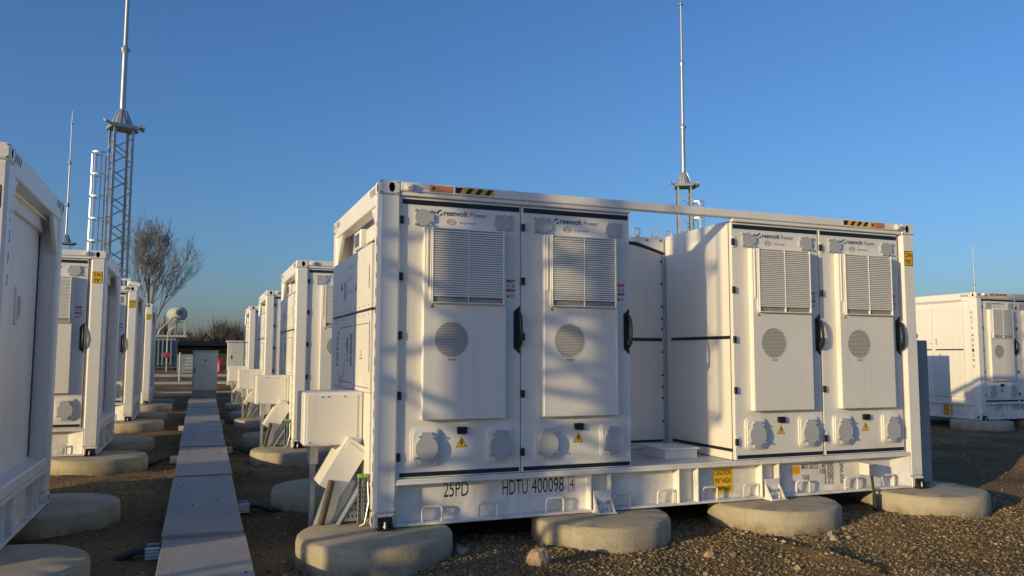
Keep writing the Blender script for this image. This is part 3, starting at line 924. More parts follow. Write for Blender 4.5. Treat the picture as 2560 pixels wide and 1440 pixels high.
        obj('head_panel', MB().box(X1 - 0.205, X1 - 0.13, 0.246, CW - 0.196, 2.565, 2.699, 0.006), W_, c, key='headpan')
        rg = MB()
        pts = [(X1 - 0.052, 0.36 + 0.045 * math.cos(R(a)), 0.17 + 0.075 * math.sin(R(a))) for a in range(0, 361, 24)]
        rg.tube(pts, 0.008, 6, cap=False)
        rg.tube([(X1 - 0.052, 1.02, 0.08), (X1 - 0.045, 1.02, 0.26), (X1 - 0.045, 1.12, 0.26)], 0.007, 6)
        obj('end_lashing_ring', rg, W_, c, key='endring')
    if left == 'cable':
        cable_end(c)
    elif left == 'doors':
        for y0, y1 in ((0.36, 1.19), (1.20, 2.08)):
            obj('end_door', MB().box(-0.002, 0.030, y0, y1, 0.50, 2.60, 0.004), 'panel', c)
        obj('end_panel', MB().box(0.032, 0.060, 0.196, CW - 0.196, 0.352, 2.698), 'panel', c)
        obj('door_seal', MB().box(-0.006, -0.003, 0.372, 1.115, 1.575, 1.605), 'navy', c)
        obj('door_seal', MB().box(-0.006, -0.003, 1.22, 2.06, 1.575, 1.605), 'navy', c)
        obj('drip_rail', MB().box(-0.01, 0.03, 0.37, 2.10, 2.718, 2.750, 0.004), 'grey_cap', c)
        obj('door_latch', MB().box(-0.02, -0.003, 1.06, 1.10, 1.70, 1.86, 0.004), 'grey_cap', c)
        obj('door_lock', MB().tube([(-0.03, 1.24, 1.74), (-0.003, 1.24, 1.74)], 0.016, 8), 'grey_cap', c)
        hs = obj('end_height_sign', MB().box(-0.004, -0.001, 0.77, 1.02, 0.045, 0.305), 'yellow', c, (0.06, 0, 0))
        for k, s in enumerate(('CAUTION', '9\'6" HIGH', 'CONTAINER')):
            lettering(s, 0.20, 0.050, 'ink', hs, (-0.005, 1.00, 0.235 - k * 0.083), 'L', bold=0.012)
        for k, s in enumerate(('H', 'D', 'T', 'U', '4', '0', '0', '1', '2', '9', '7')):
            z = 2.40 - k * 0.115 - (0.06 if k > 3 else 0) - (0.04 if k > 9 else 0)
            lettering(s, 0.05, 0.075, 'ink', c, (0.0015, 0.155, z), 'L', bold=0.01)
    return c

def cable_end(c):
    """connection panels, cable box and inclined duct at the left end"""
    def plate(y0, y1, z0, z1, name='connection_panel', mat='panel', x0=-0.012):
        return obj(name, MB().box(x0, 0.020, y0, y1, z0, z1, 0.003), mat, c)
    plate(0.96, 2.20, 1.822, 2.385); plate(0.22, 0.955, 1.822, 2.385)
    p1 = plate(0.96, 2.20, 1.095, 1.800); plate(0.22, 0.955, 1.095, 1.800)
    obj('panel_backing', MB().box(0.022, 0.050, 0.196, CW - 0.196, 0.352, 2.41), 'dark', c)
    obj('lower_cover', MB().box(-0.006, 0.020, 0.22, 2.20, 0.36, 1.09, 0.004), 'panel', c)
    obj('divider_seal', MB().box(-0.016, -0.002, 0.10, 2.22, 1.803, 1.820), 'navy', c)
    rv = MB()
    for k in range(9):
        y = 0.30 + k * 0.22
        for z in (1.85, 1.772):
            rv.tube([(-0.017, y, z), (-0.011, y, z)], 0.008, 6)
    obj('rivets', rv, 'text_grey', c, kind='stuff')
    sk = MB()
    for y0, y1, z in ((1.05, 1.80, 1.690), (0.30, 0.90, 1.690), (1.05, 1.80, 1.150), (0.24, 0.90, 1.130)):
        sk.box(-0.0135, -0.0118, y0, y1, z, z + 0.006)
    sk.box(-0.0135, -0.0118, 0.955, 0.961, 1.10, 1.79)
    obj('panel_seams', sk, 'ink', c, kind='stuff')
    for y, z, s in ((1.72, 2.12, .06), (0.62, 1.42, .05), (1.30, 1.40, .05), (0.93, 2.05, .04)):
        t = MB()
        t.prism([(y - s, z - s * .8), (y + s, z - s * .8), (y, z + s)], 'x', -0.0132, -0.0122, 0)
        t.prism([(y - s * .7, z - s * .62), (y + s * .7, z - s * .62), (y, z + s * .6)], 'x', -0.0138, -0.0130, 1)
        obj('warning_sticker', t, ['yellow', 'ink'] if z > 1.9 else ['ink', 'panel'], c)
    nt = MB()
    for k in range(7):
        for q in range(3):
            if random.random() < .8:
                nt.box(-0.0132, -0.0121, 1.86 + q * 0.035, 1.885 + q * 0.035, 1.30 + k * 0.055, 1.335 + k * 0.055)
    for y, z, a, b in ((1.32, 1.52, .05, .07), (1.12, 1.52, .06, .10), (1.12, 1.36, .05, .05), (1.42, 1.52, .02, .02), (1.95, 1.50, .015, .12), (1.5, 1.26, .012, .08), (1.78, 1.16, .01, .07), (1.70, 1.16, .01, .05), (1.62, 1.16, .01, .04)):
        nt.box(-0.0132, -0.0121, y - a, y + a, z - b, z + b)
    obj('notices', nt, 'text_grey', c, kind='stuff')
    n2 = MB()
    for k in range(3):
        for q in range(4):
            n2.box(-0.0132, -0.0121, 1.08 + q * 0.085, 1.13 + q * 0.085, 2.02 + k * 0.12, 2.055 + k * 0.12)
    obj('notices', n2, 'cream', c, kind='stuff')
    st = MB()
    for y, z, h in ((1.56, 2.06, .09), (1.47, 2.06, .09), (0.30, 2.10, .10), (0.245, 1.60, .11), (0.245, 1.38, .11)):
        st.box(-0.0138, -0.0122, y - .010, y + .010, z - h, z + h)
    obj('ventilation_slots', st, 'ink', c, kind='stuff')
    ps = MB()
    for k in range(16):
        z = 0.35 + k * 0.145
        ps.prism(ellipse(0.085, z, 0.009, 0.042 if k % 3 else 0.024, 10), 'x', 0.0008, 0.0026)
    obj('post_slots', ps, 'ink', c, kind='stuff')
    # meter window under the top beam
    d = obj('display_unit', MB().box(-0.02, 0.12, 0.72, 1.02, 2.40, 2.58, 0.01), 'white', c)
    obj('display_glass', MB().box(-0.024, -0.0205, 0.77, 0.97, 2.425, 2.545), 'screen', d)
    obj('upper_duct', MB().box(0.03, 0.14, 0.22, 0.70, 2.43, 2.57, 0.008), 'white', c)
    # cable box
    b = obj('cable_box', MB().box(-0.515, -0.0125, 0.480, 0.980, 0.640, 1.092, 0.010), 'white', c)
    fc = MB().box(-0.490, -0.060, 0.472, 0.479, 0.655, 1.070, 0.003)
    obj('box_cover', fc, 'panel', b)
    sc = MB()
    for x, z in ((-0.36, 1.055), (-0.31, 1.055), (-0.17, 1.055), (-0.46, 0.668), (-0.13, 0.668)):
        sc.tube([(x, 0.468, z), (x, 0.472, z)], 0.007, 8)
    obj('screws', sc, 'conduit', b, kind='stuff')
    # inclined duct
    e = MB()
    A, B = Vector((-0.02, 0, 0.62)), Vector((-0.30, 0, 0.22))
    def slab(p, q, w0, w1, y0, y1):
        p, q = Vector(p), Vector(q); dd = (q - p).normalized(); nn = Vector((-dd.z, 0, dd.x))
        mb = MB(); pts = [p + nn * w0, q + nn * w0, q + nn * w1, p + nn * w1]
        return mb.prism([(v.x, v.z) for v in pts], 'y', y0, y1)
    obj('duct_elbow', slab((-0.06, 0, 0.66), (-0.30, 0, 0.27), -0.10, 0.11, 0.40, 0.78), 'white', c)
    obj('duct_collar', slab((-0.045, 0, 0.60), (-0.075, 0, 0.56), -0.12, 0.125, 0.39, 0.79), 'white', c)
    dl = slab((-0.15, 0, 0.36), (-0.33, 0, -0.16), -0.08, 0.08, 0.43, 0.74)
    obj('duct_plate', dl, 'galv_dull', c)
    rb = slab((-0.15, 0, 0.36), (-0.33, 0, -0.16), 0.010, 0.022, 0.420, 0.4295)
    obj('duct_rib', rb, 'lattice', c)
    obj('duct_plate', slab((-0.02, 0, 0.34), (-0.24, 0, -0.02), -0.006, 0.006, 0.30, 0.42), 'galv_dull', c)
    hl = MB()
    for k in range(5):
        for q in range(3):
            x = -0.035 + q * .033 - k * .028; z = 0.26 - k * 0.05
            hl.prism(ellipse(x, z, 0.007, 0.012, 8), 'y', 0.318, 0.3195)
    obj('perforated_plate', MB().prism([(0.0, 0.33), (0.0, 0.02), (-0.19, 0.02)], 'y', 0.320, 0.324), 'galv', c)
    obj('plate_slots', hl, 'ink', c, kind='stuff')
    obj('conduit', MB().tube([(-0.285, 0.36, 0.36), (-0.345, 0.36, 0.10), (-0.385, 0.38, -0.08), (-0.40, 0.40, -0.22)], 0.028, 10), 'conduit', c)
    obj('conduit_sleeve', MB().tube([(-0.378, 0.375, -0.05), (-0.395, 0.39, -0.14)], 0.036, 10), 'rock_tan', c)
    for x in (-0.075, -0.030):
        s = obj('strut_channel', MB().box(x - 0.016, x - 0.012, 0.20, 0.24, 0.004, 0.39).box(x + 0.012, x + 0.016, 0.20, 0.24, 0.004, 0.39).box(x - 0.012, x + 0.012, 0.236, 0.24, 0.004, 0.39), 'galv', c)
        obj('end_cap', MB().box(x - 0.019, x + 0.019, 0.196, 0.243, 0.391, 0.420, 0.004), 'greencap', s)
        hh = MB()
        for k in range(9): hh.prism(ellipse(x, 0.04 + k * 0.038, 0.005, 0.011, 8), 'y', 0.234, 0.2355)
        obj('strut_slots', hh, 'ink', s, kind='stuff')
    obj('earth_lead', MB().tube([(-0.02, 0.17, 0.36), (-0.012, 0.15, 0.20), (-0.05, 0.12, 0.03), (-0.09, 0.14, 0.010)], 0.006, 6), 'galv', c)
    obj('lower_bracket', MB().box(-0.42, -0.34, 0.80, 0.98, 0.44, 0.639, 0.006).box(-0.40, -0.36, 0.84, 0.94, -0.18, 0.44), 'galv_dull', c)

main = make_container((0, 0, 0), 'near white battery container numbered 400098 with open middle bay', left='cable')
# junction box with cable at the right of the bottom rail
jb = obj('junction_box', MB().box(5.240, 5.330, -0.035, 0.103, 0.165, 0.290, 0.006), 'white', main)
obj('junction_plate', MB().box(5.238, 5.332, -0.040, -0.0355, 0.170, 0.285), 'galv', jb)
cv = MB().tube([(5.285, -0.02, 0.168), (5.290, -0.03, 0.05), (5.295, -0.05, -0.05), (5.290, -0.05, -0.26)], [0.014, 0.014, 0.014, 0.014], 8)
cv.tube([(5.294, -0.05, -0.02), (5.290, -0.05, -0.27)], 0.026, 10)
obj('supply_cable', cv, 'cable', jb)
# grey cabinet on the right-hand end
ec = obj('end_cabinet', MB().box(6.062, 6.415, 0.20, 0.62, 0.004, 1.605, 0.006), 'cabgrey', main)
def eye(x, y, z):
    r = MB()
    r.tube([(x + 0.030 * math.cos(R(a)), y, z + 0.048 + 0.030 * math.sin(R(a))) for a in range(0, 361, 24)], 0.010, 6, cap=False)
    return r.tube([(x, y, z), (x, y, z + 0.020)], 0.016, 8)
obj('lifting_eye', eye(6.29, 0.25, 1.606), 'cabgrey', ec)

P1 = 6.10
make_container((0.0, P1, 0), 'second white battery container of the right row, directly behind the near one', left='cable', doors=(1, 0, 0, 0), text=False, bars=False)
make_container((0.012, 2 * P1, -0.012), 'third white battery container of the right row from the camera', left='cable', doors=(1, 0, 0, 0), text=False, bars=False)
make_container((0.0, 3 * P1, -0.018), 'farthest visible white battery container of the right row', left='cable', doors=(0, 0, 0, 0), text=False, bars=False)
P2, LX, LY = 6.268, -2.648 - CL, -0.159
l1 = make_container((LX, LY, 0), 'large white battery container cut off by the left edge of the picture', doors=(0, 0, 0, 1), text=False)
for k, s in enumerate('25PD'):
    lettering(s, 0.05, 0.085, 'text_grey', l1, (CL - 0.0015, 0.115, 2.36 - k * 0.155), 'R', bold=0.005)
make_container((LX, LY + P2, 0), 'second white battery container of the left row with yellow height plate', doors=(0, 0, 0, 1), text=False)
make_container((LX + 0.01, LY + 2 * P2, -0.003), 'third white battery container of the left row, below the camera pole', doors=(0, 0, 0, 1), text=False)
make_container((LX, LY + 3 * P2, -0.006), 'last white battery container of the left row', doors=(0, 0, 0, 0), text=False, bars=False)
make_container((15.078, 6.329, 0), 'white battery container at the right edge with twin end doors and number 4001297', '400129', '7', doors=(1, 1, 0, 0), left='doors', right='recess')

# ------------------------------------------------------------------ concrete pads
def pad_mb(seed):
    r0 = random.Random(seed)
    mb = MB()
    n = 48
    prof = [(0.636, -0.42), (0.634, -0.048), (0.629, -0.024), (0.617, -0.009), (0.600, -0.002), (0.30, 0.0)]
    ph = [r0.uniform(0, 6.28) for _ in range(6)]
    vs, fs = [], []
    for i, (r, z) in enumerate(prof):
        for k in range(n):
            t = 2 * math.pi * k / n
            rr = r * (1 + 0.006 * math.sin(2 * t + ph[0]) + 0.004 * math.sin(5 * t + ph[1]) + 0.003 * math.sin(11 * t + ph[2]))
            if 0 < i < 4:
                rr -= 0.016 * max(0, math.sin(3 * t + ph[3]) - 0.6) + r0.uniform(0, 0.005) + (r0.uniform(0.006, 0.018) if i > 1 and r0.random() < .10 else 0)
            vs.append((rr * math.cos(t), rr * math.sin(t), z + (r0.uniform(-.003, .001) if 0 < i < 4 else 0)))
    for i in range(len(prof) - 1):
        for k in range(n):
            fs.append((i * n + k, i * n + (k + 1) % n, (i + 1) * n + (k + 1) % n, (i + 1) * n + k))
    fs.append(tuple((len(prof) - 1) * n + k for k in range(n)))
    fs.append(tuple(range(n - 1, -1, -1)))
    return mb.add(vs, fs)
PADS = [('near left corner pad of the near container, striped with tower shadow', 0.02, 0.0),
        ('pad under the first anchor bracket of the near container', 2.06, -0.02),
        ('pad under the second anchor bracket of the near container', 3.99, -0.02),
        ('pad under the right front corner of the near container', 6.03, 0.0),
        ('pad under the left rear corner of the near container', 0.03, 2.43),
        ('pad under the left front corner of the second right-row container', 0.03, P1),
        ('pad under the left rear corner of the second right-row container', 0.03, P1 + 2.43),
        ('pad under the left front corner of the third right-row container', 0.03, 2 * P1),
        ('pad under the left rear corner of the third right-row container', 0.03, 2 * P1 + 2.43),
        ('pad under the left front corner of the farthest right-row container', 0.03, 3 * P1),
        ('pad at the bottom left corner of the picture', -2.66, LY + 0.04),
        ('large shaded pad under the rear of the leftmost container', -2.66, LY + 2.42),
        ('sunlit pad under the front corner of the second left-row container', -2.62, LY + P2 + 0.02),
        ('shaded pad under the rear corner of the second left-row container', -2.66, LY + P2 + 2.42),
        ('pad under the front corner of the third left-row container', -2.64, LY + 2 * P2 + 0.02),
        ('pad under the rear corner of the third left-row container', -2.66, LY + 2 * P2 + 2.42),
        ('pad under the front corner of the last left-row container', -2.66, LY + 3 * P2 + 0.02),
        ('pad under the rear corner of the last left-row container', -2.66, LY + 3 * P2 + 2.42),
        ('shaded pad under the corner of the container at the right edge', 15.11, 6.36),
        ('pad under the middle of the container at the right edge', 17.12, 6.33),
        ('rear pad in the dark below the open bay of the near container', 2.06, 2.43),
        ('rear pad in the dark below the right cabinet of the near container', 3.99, 2.43),
        ('pad under the right rear corner of the near container', 6.03, 2.43)]
for i, (lab, x, y) in enumerate(PADS):
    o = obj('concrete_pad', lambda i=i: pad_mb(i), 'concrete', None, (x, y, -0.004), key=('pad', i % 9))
    o.rotation_euler = (0, 0, 0.7 * i)
    tag(o, 'round concrete ' + lab, 'concrete pad', 'round concrete foundation pads')

# ------------------------------------------------------------------ cable duct down the aisle
duct = empty('cable_duct', (-1.28, 0, GZ))
tag(duct, 'long grey cable duct with metal cover plates running down the aisle', 'cable duct')
jy = [-3.2, -1.2, 0.62, 3.92, 6.95, 9.2, 11.4, 13.6, 15.8, 17.8, 19.72]
def duct_z(y): return -0.085 + 0.0085 * max(0, y)
def duct_w(y): return 0.315 + 0.0035 * max(0, y)
for k in range(len(jy) - 1):
    a, b = jy[k] + 0.010, jy[k + 1] - 0.010
    za, zb = duct_z(a) - GZ, duct_z(b) - GZ
    lift = (0.012, 0.010, 0.030, 0.016, 0.024, 0.008, 0.018, 0.006, 0.012)[k % 9]
    wa, wb = duct_w(a), duct_w(b)
    off = (0.0, 0.006, -0.005, 0.004, -0.004, 0.003, -0.003, 0.002, 0)[k % 9] + 0.003 * 0
    mb = MB()
    nseg = 6
    vs = []
    for i in range(nseg + 1):
        t = i / nseg
        y = a + (b - a) * t
        bow = 0.006 * math.sin(math.pi * t) + lift * (1 - t) ** 6 + 0.004 * t
        w_ = wa + (wb - wa) * t
        xc = off + 0.0035 * y
        z = za + (zb - za) * t + bow
        vs += [(xc - w_, y, z - 0.045), (xc - w_, y, z - 0.003), (xc - w_ + 0.004, y, z), (xc, y, z + 0.004 * math.sin(3 * t + k)), (xc + w_ - 0.004, y, z), (xc + w_, y, z - 0.003), (xc + w_, y, z - 0.045)]
    fs = []
    for i in range(nseg):
        for j in range(6):
            fs.append((i * 7 + j, i * 7 + j + 1, i * 7 + 7 + j + 1, i * 7 + 7 + j))
    fs += [tuple(range(7)), tuple(nseg * 7 + j for j in range(6, -1, -1)), ]
    for i in range(nseg):
        fs.append((i * 7, i * 7 + 6, i * 7 + 13, i * 7 + 7))
    mb.add(vs, fs)
    obj('cover_plate', mb, 'plate', duct)
wl_ = MB()
for s in (-1, 1):
    for k in range(len(jy) - 1):
        a, b = jy[k], jy[k + 1]
        for y0, y1 in ((a, b),):
            xa, xb = s * (duct_w(a) - 0.03) + 0.0035 * a, s * (duct_w(b) - 0.03) + 0.0035 * b
            wl_.bar((xa, y0, (duct_z(a) - GZ) / 2 - 0.06), (xb, y1, (duct_z(b) - GZ) / 2 - 0.06), 0.012, max(0.05, duct_z(a) - GZ) + 0.06)
obj('side_wall', wl_, 'galv_dull', duct)

def ladder_end(x, y, s, label):
    e = empty('cable_ladder', (x, y, float(ground_h(x, y))))
    tag(e, label, 'cable ladder', 'short branch cable ladders beside the duct')
    for yr in (-0.075, 0.075):
        obj('side_rail', MB().box(-0.10 if s < 0 else 0.0, 0.0 if s < 0 else 0.10, -0.008, 0.008, 0.01, 0.105, 0.003), 'galv', e, (0, yr, 0), key=('srail', s))
    for k in range(4):
        obj('rung', MB().box(-0.003, 0.104, -0.006, 0.006, -0.007, 0.007, 0.002), 'panel', e, (-0.102 if s < 0 else 0.0, -0.090, 0.022 + k * 0.025), key='rung')
    cb = MB()
    for k in range(3):
        y0 = -0.05 + k * 0.05
        cb.tube([(0, y0, 0.07), (s * 0.16, y0, 0.07), (s * 0.30, y0 + 0.01, 0.02), (s * 0.44, y0 + 0.03, -0.03)], 0.019, 8)
    obj('cables', cb, 'cable', e)
for x, y, s, lab in ((-1.605, 0.55, -1, 'short cable ladder with black cables left of the duct, nearest the camera'), (-0.945, 2.05, 1, 'short cable ladder right of the duct beside the near container'),
                     (-1.605, 6.30, -1, 'short cable ladder left of the duct by the sunlit pad'), (-0.905, 7.4, 1, 'short cable ladder right of the duct by the second right-row container'),
                     (-1.61, 12.0, -1, 'short cable ladder left of the duct by the third left-row container'), (-0.86, 13.3, 1, 'farthest short cable ladder right of the duct')):
    ladder_end(x, y, s, lab)

# ------------------------------------------------------------------ cabinets
cab = empty('control_cabinet', (-1.165, 19.75, GZ)); tag(cab, 'grey steel control cabinet on a plinth at the end of the cable duct', 'cabinet')
obj('body', MB().box(-0.36, 0.36, 0, 0.42, 0.50, 1.715, 0.008), 'cabblue', cab)
obj('door', MB().box(-0.335, 0.335, -0.014, -0.001, 0.53, 1.69, 0.006), 'cabblue', cab)
obj('roof_cap', MB().box(-0.375, 0.375, -0.03, 0.44, 1.716, 1.745, 0.005), 'cabblue', cab)
obj('plinth', MB().box(-0.35, 0.35, 0.02, 0.40, 0.0, 0.497, 0.005), 'bluegrey', cab)
obj('handle', MB().box(-0.315, -0.285, -0.030, -0.0145, 1.06, 1.20, 0.004), 'black', cab)
obj('nameplate', MB().prism(ellipse(0.0, 1.45, 0.045, 0.022, 16), 'y', -0.0165, -0.0145), 'conduit', cab)

bc = empty('distribution_cabinet', (0.12, 27.4, 0.20)); tag(bc, 'pale beige two-part cabinet with overhanging roof behind the right row', 'cabinet')
obj('body', MB().box(-0.40, 1.0, 0, 0.7, 0.57, 1.72, 0.01), 'beige', bc)
obj('base', MB().box(-0.38, 1.0, 0.0, 0.7, 0.0, 0.555, 0.01), 'beige', bc)
obj('roof_cap', MB().box(-0.46, 1.06, -0.06, 0.76, 1.721, 1.79, 0.02), 'beige', bc)
obj('door', MB().box(-0.30, 0.9, -0.012, -0.001, 0.61, 1.68, 0.006), 'beige', bc)
obj('handle', MB().box(-0.28, -0.25, -0.03, -0.0125, 1.05, 1.20, 0.003), 'black', bc)

# cabinet whose shadow falls on the twin doors at the right
hc = empty('unseen_cabinet', (13.55, 6.62, GZ)); tag(hc, 'narrow grey switch cabinet whose shadow falls on the twin end doors', 'cabinet')
obj('body', MB().box(-0.15, 0.20, -0.05, 0.55, 0.05, 1.90, 0.006), 'cabgrey', hc)
obj('plinth', MB().box(-0.13, 0.18, -0.03, 0.53, 0.0, 0.048), 'bluegrey', hc)
obj('lifting_eye', eye(0.0, 0.12, 1.90), 'cabgrey', hc)

# ------------------------------------------------------------------ lightning masts
def mast(loc, rz, label, lattice=True, ladder=True, lad_side=-1, lad_top=8.6, lw=0.08, bw=0.042, slim=1.0):
    m = empty('lightning_mast', loc, rz)
    tag(m, label, 'lightning mast', 'galvanised lightning masts round the yard')
    s = 0.335; top = 9.62
    obj('base_plate', MB().box(-0.55, 0.55, -0.55, 0.55, -0.05, 0.06, 0.01), 'concrete', m, key='mbase')
    for sx in (-1, 1):
        for sy in (-1, 1):
            L_ = MB().box(-0.035, 0.035, -0.006, 0.006, 0.06, top).box(-0.006, 0.006, -0.035, 0.035, 0.06, top)
            L_ = MB().prism([(-sx * lw, 0), (0, 0), (0, -sy * lw), (-sx * 0.010, -sy * lw), (-sx * 0.010, -sy * 0.010), (-sx * lw, -sy * 0.010)], 'z', 0.06, top)
            obj('leg', L_, 'lattice', m, (sx * s, sy * s, 0), key=('mleg', sx, sy, lw))
    if lattice:
        step = 0.487
        n = 19
        for face in range(4):
            for k in range(n):
                key = ('brace', face, k % 2, bw)
                zig = k % 2 if face in (0, 2) else 1 - k % 2
                a, b = (-s, s) if zig == 0 else (s, -s)
                if face == 2: a, b = b, a
                z0, z1 = 0.02, step - 0.02
                if face == 0: p, q = (a, -s - .004, z0), (b, -s - .004, z1)
                elif face == 2: p, q = (a, s + .004, z0), (b, s + .004, z1)
                elif face == 1: p, q = (s + .004, a, z0), (s + .004, b, z1)
                else: p, q = (-s - .004, a, z0), (-s - .004, b, z1)
                obj('brace', MB().bar(p, q, 0.010, bw) if key not in CACHE else None, 'lattice', m, (0, 0, 0.06 + k * step), key=key)
    obj('platform', MB().box(-0.42, 0.42, -0.42, 0.42, top, top + 0.13, 0.01), 'mast', m, key='mplat')
    cn = MB().lathe([(0.37, top + .131), (0.35, top + .20), (0.16, top + 0.66), (0.12, top + 0.74)], 8)
    obj('cone', cn, 'mast', m, key='mcone')
    fn = MB()
    for k in range(8):
        a = R(45 * k + 22.5)
        fn.bar((0.35 * math.cos(a), 0.35 * math.sin(a), top + 0.15), (0.14 * math.cos(a), 0.14 * math.sin(a), top + 0.70), 0.02, 0.05)
    obj('cone_fins', fn, 'mast', m, key='mfins')
    zs = [top + 0.70, 12.56, 15.70, 18.6]
    rs = [0.098, 0.074, 0.048]
    for k in range(3):
        obj('pole_section', MB().tube([(0, 0, zs[k]), (0, 0, zs[k + 1])], [rs[k] * slim, rs[k] * .92 * slim], 16), 'mast', m, key=('mpole', k, slim))
        if k:
            r = rs[k - 1]
            j = MB().lathe([(r * .9, zs[k] - 0.16), (r * 1.5, zs[k] - 0.01), (r * 1.5, zs[k] + 0.01), (r * .7, zs[k] + 0.16)], 8)
            j.lathe([(r * 1.7, zs[k] - 0.012), (r * 1.7, zs[k] + 0.012)], 16)
            obj('joint_flange', j, 'mast', m, key=('mjoint', k))
    obj('top_cap', MB().lathe([(0.03, 18.59), (0.11, 18.62), (0.11, 18.66), (0.03, 18.70)], 12), 'mast', m, key='mcap')
    obj('rod', MB().tube([(0, 0, 18.6), (0, 0, 19.6)], [0.016, 0.008], 8), 'mast', m, key='mrod')
    for ax, ay, rz_ in ((-0.52, -0.36, 20), (0.60, -0.26, 80), (0.50, 0.40, 140)):
        f = MB().box(-0.17, 0.17, -0.035, 0.035, -0.10, 0.10, 0.01)
        o = obj('floodlight', f, 'lattice', m, (ax, ay, top + 0.10), (R(-55), R(15), R(rz_)), key='mflood')
        obj('floodlight_arm', MB().tube([(ax, ay, top + 0.06), (ax * .6, ay * .6, top + 0.06)], 0.025, 6), 'lattice', m, key=('marm', ax))
    if ladder:
        lx = lad_side * (s + 0.08)
        for dy in (-0.21, 0.21):
            obj('ladder_rail', MB().box(-0.022, 0.022, -0.012, 0.012, 0.1, lad_top), 'galv', m, (lx, dy, 0), key=('lrail', lad_top))
        for k in range(int((lad_top - 0.3) / 0.28)):
            obj('ladder_rung', MB().tube([(0, -0.21, 0), (0, 0.21, 0)], 0.014, 6) if 'lrung' not in CACHE else None, 'galv', m, (lx, 0, 0.3 + k * 0.28), key='lrung')
        nh = int((lad_top - 2.4) / 0.78)
        for k in range(nh + 1):
            def hoop():
                pts = [(lad_side * 0.0, -0.21, 0)] + [(lad_side * (0.22 + 0.30 * math.sin(R(a))), -0.30 * math.cos(R(a)), 0) for a in range(0, 181, 15)] + [(0, 0.21, 0)]
                h_ = MB()
                for p, q in zip(pts[:-1], pts[1:]):
                    h_.bar(p, q, 0.006, 0.05)
                return h_
            obj('cage_hoop', hoop if ('hoop', lad_side) not in CACHE else None, 'galv', m, (lx, 0, lad_top - k * 0.78), key=('hoop', lad_side))
        for a in (10, 50, 90, 130, 170):
            x, y = lx + lad_side * (0.22 + 0.30 * math.sin(R(a))), -0.30 * math.cos(R(a))
            obj('cage_strip', MB().box(-0.018, 0.018, -0.004, 0.004, lad_top - nh * 0.78, lad_top), 'galv', m, (x, y, 0), (0, 0, R(a) * -lad_side), key=('cstrip', lad_top))
    return m
mast((-4.20, 24.35, GZ), R(20), 'tall lightning mast with caged ladder behind the left row', lad_top=8.65)
mast((19.85, 25.0, GZ), R(-28), 'lightning mast rising behind the open bay of the near container', lad_side=1, lad_top=8.9)
mast((-10.68, 58.8, GZ), R(10), 'distant thin lightning mast beside the leftmost container', lattice=False, slim=0.7)
mast((108.1, 79.1, GZ), R(0), 'faint far lightning mast above the container at the right edge', lattice=False, ladder=False)
mast((-7.6, -3.346, GZ), R(56), 'lightning mast outside the left edge, shadowing the near container', lad_side=-1, lad_top=8.6, lw=0.125, bw=0.062)
# unseen cabinet near that mast, added to shade the near left pad and ground
kb = empty('unseen_cabinet', (-8.9, -4.80, GZ)); tag(kb, 'wide grey unseen cabinet outside the left edge, added to shade the near left pad', 'cabinet')
obj('body', MB().box(-0.4, 0.4, -0.62, 0.58, 0.12, 1.80, 0.01), 'cabgrey', kb)
obj('plinth', MB().box(-0.36, 0.36, -0.58, 0.54, 0, 0.118), 'bluegrey', kb)
obj('roof_cap', MB().box(-0.45, 0.45, -0.66, 0.62, 1.802, 1.84, 0.01), 'cabgrey', kb)
for y0, y1 in ((-0.60, -0.03), (-0.02, 0.56)):
    obj('door', MB().box(0.401, 0.415, y0, y1, 0.2, 1.74, 0.005), 'cabgrey', kb)

# ------------------------------------------------------------------ security camera pole
cp = empty('camera_pole', (-3.05, 15.25, GZ)); tag(cp, 'thin pole with white security camera above the left row', 'security camera')
obj('pole', MB().tube([(0, 0, 0), (0, 0, 3.45)], 0.035, 8), 'white', cp)
obj('camera_body', MB().box(-0.02, 0.26, -0.05, 0.05, -0.05, 0.05, 0.015), 'white', cp, (0.02, 0, 3.40), (0, R(12), 0))
obj('camera_bracket', MB().box(-0.16, 0.06, -0.04, 0.04, 3.45, 3.50, 0.01), 'white', cp)

# ------------------------------------------------------------------ transformer and yard behind
TZ = float(ground_h(-3.0, 38.4)) - 0.02
tf = empty('transformer', (-3.0, 38.4, TZ)); tag(tf, 'blue-grey transformer with round pale oil tank on a steel frame', 'transformer')
obj('body', MB().box(-1.5, 0.55, 0, 2.2, 0.15, 1.74, 0.03), 'bluegrey', tf)
obj('skid', MB().box(-1.4, 0.45, 0.1, 2.1, 0.0, 0.148), 'conduit', tf)
for k in range(9):
    obj('cooling_fin', MB().box(-0.05, 0.03, -0.22, -0.002, 0.3, 1.6), 'bluegrey', tf, (-1.3 + k * 0.2, 0, 0), key='fin')
obj('lid', MB().box(-1.6, 1.05, -0.1, 2.3, 1.742, 1.87, 0.02), 'drum', tf)
dm = MB().lathe([(0.14, -0.62), (0.33, -0.54), (0.38, -0.48), (0.38, 0.48), (0.33, 0.54), (0.14, 0.62)], 28)
obj('oil_tank', dm, 'drum', tf, (0.50, 0.75, 2.98), (R(90), 0, R(20)))
obj('tank_hatch', MB().lathe([(0.16, 0), (0.16, 0.08), (0.05, 0.10)], 16), 'bluegrey', tf, (0.58, 0.17, 3.06), (R(90), 0, R(20)))
for x in (0.15, 0.50, 0.90):
    for y in (0.2, 1.3):
        obj('frame_leg', MB().box(-0.05, 0.05, -0.05, 0.05, 1.872, 2.56), 'drum', tf, (x, y, 0), key='tfleg')
for y in (0.2, 1.3):
    obj('frame_beam', MB().box(0.08, 0.97, -0.045, 0.045, 2.56, 2.64), 'drum', tf, (0, y, 0), key='tfbeam')
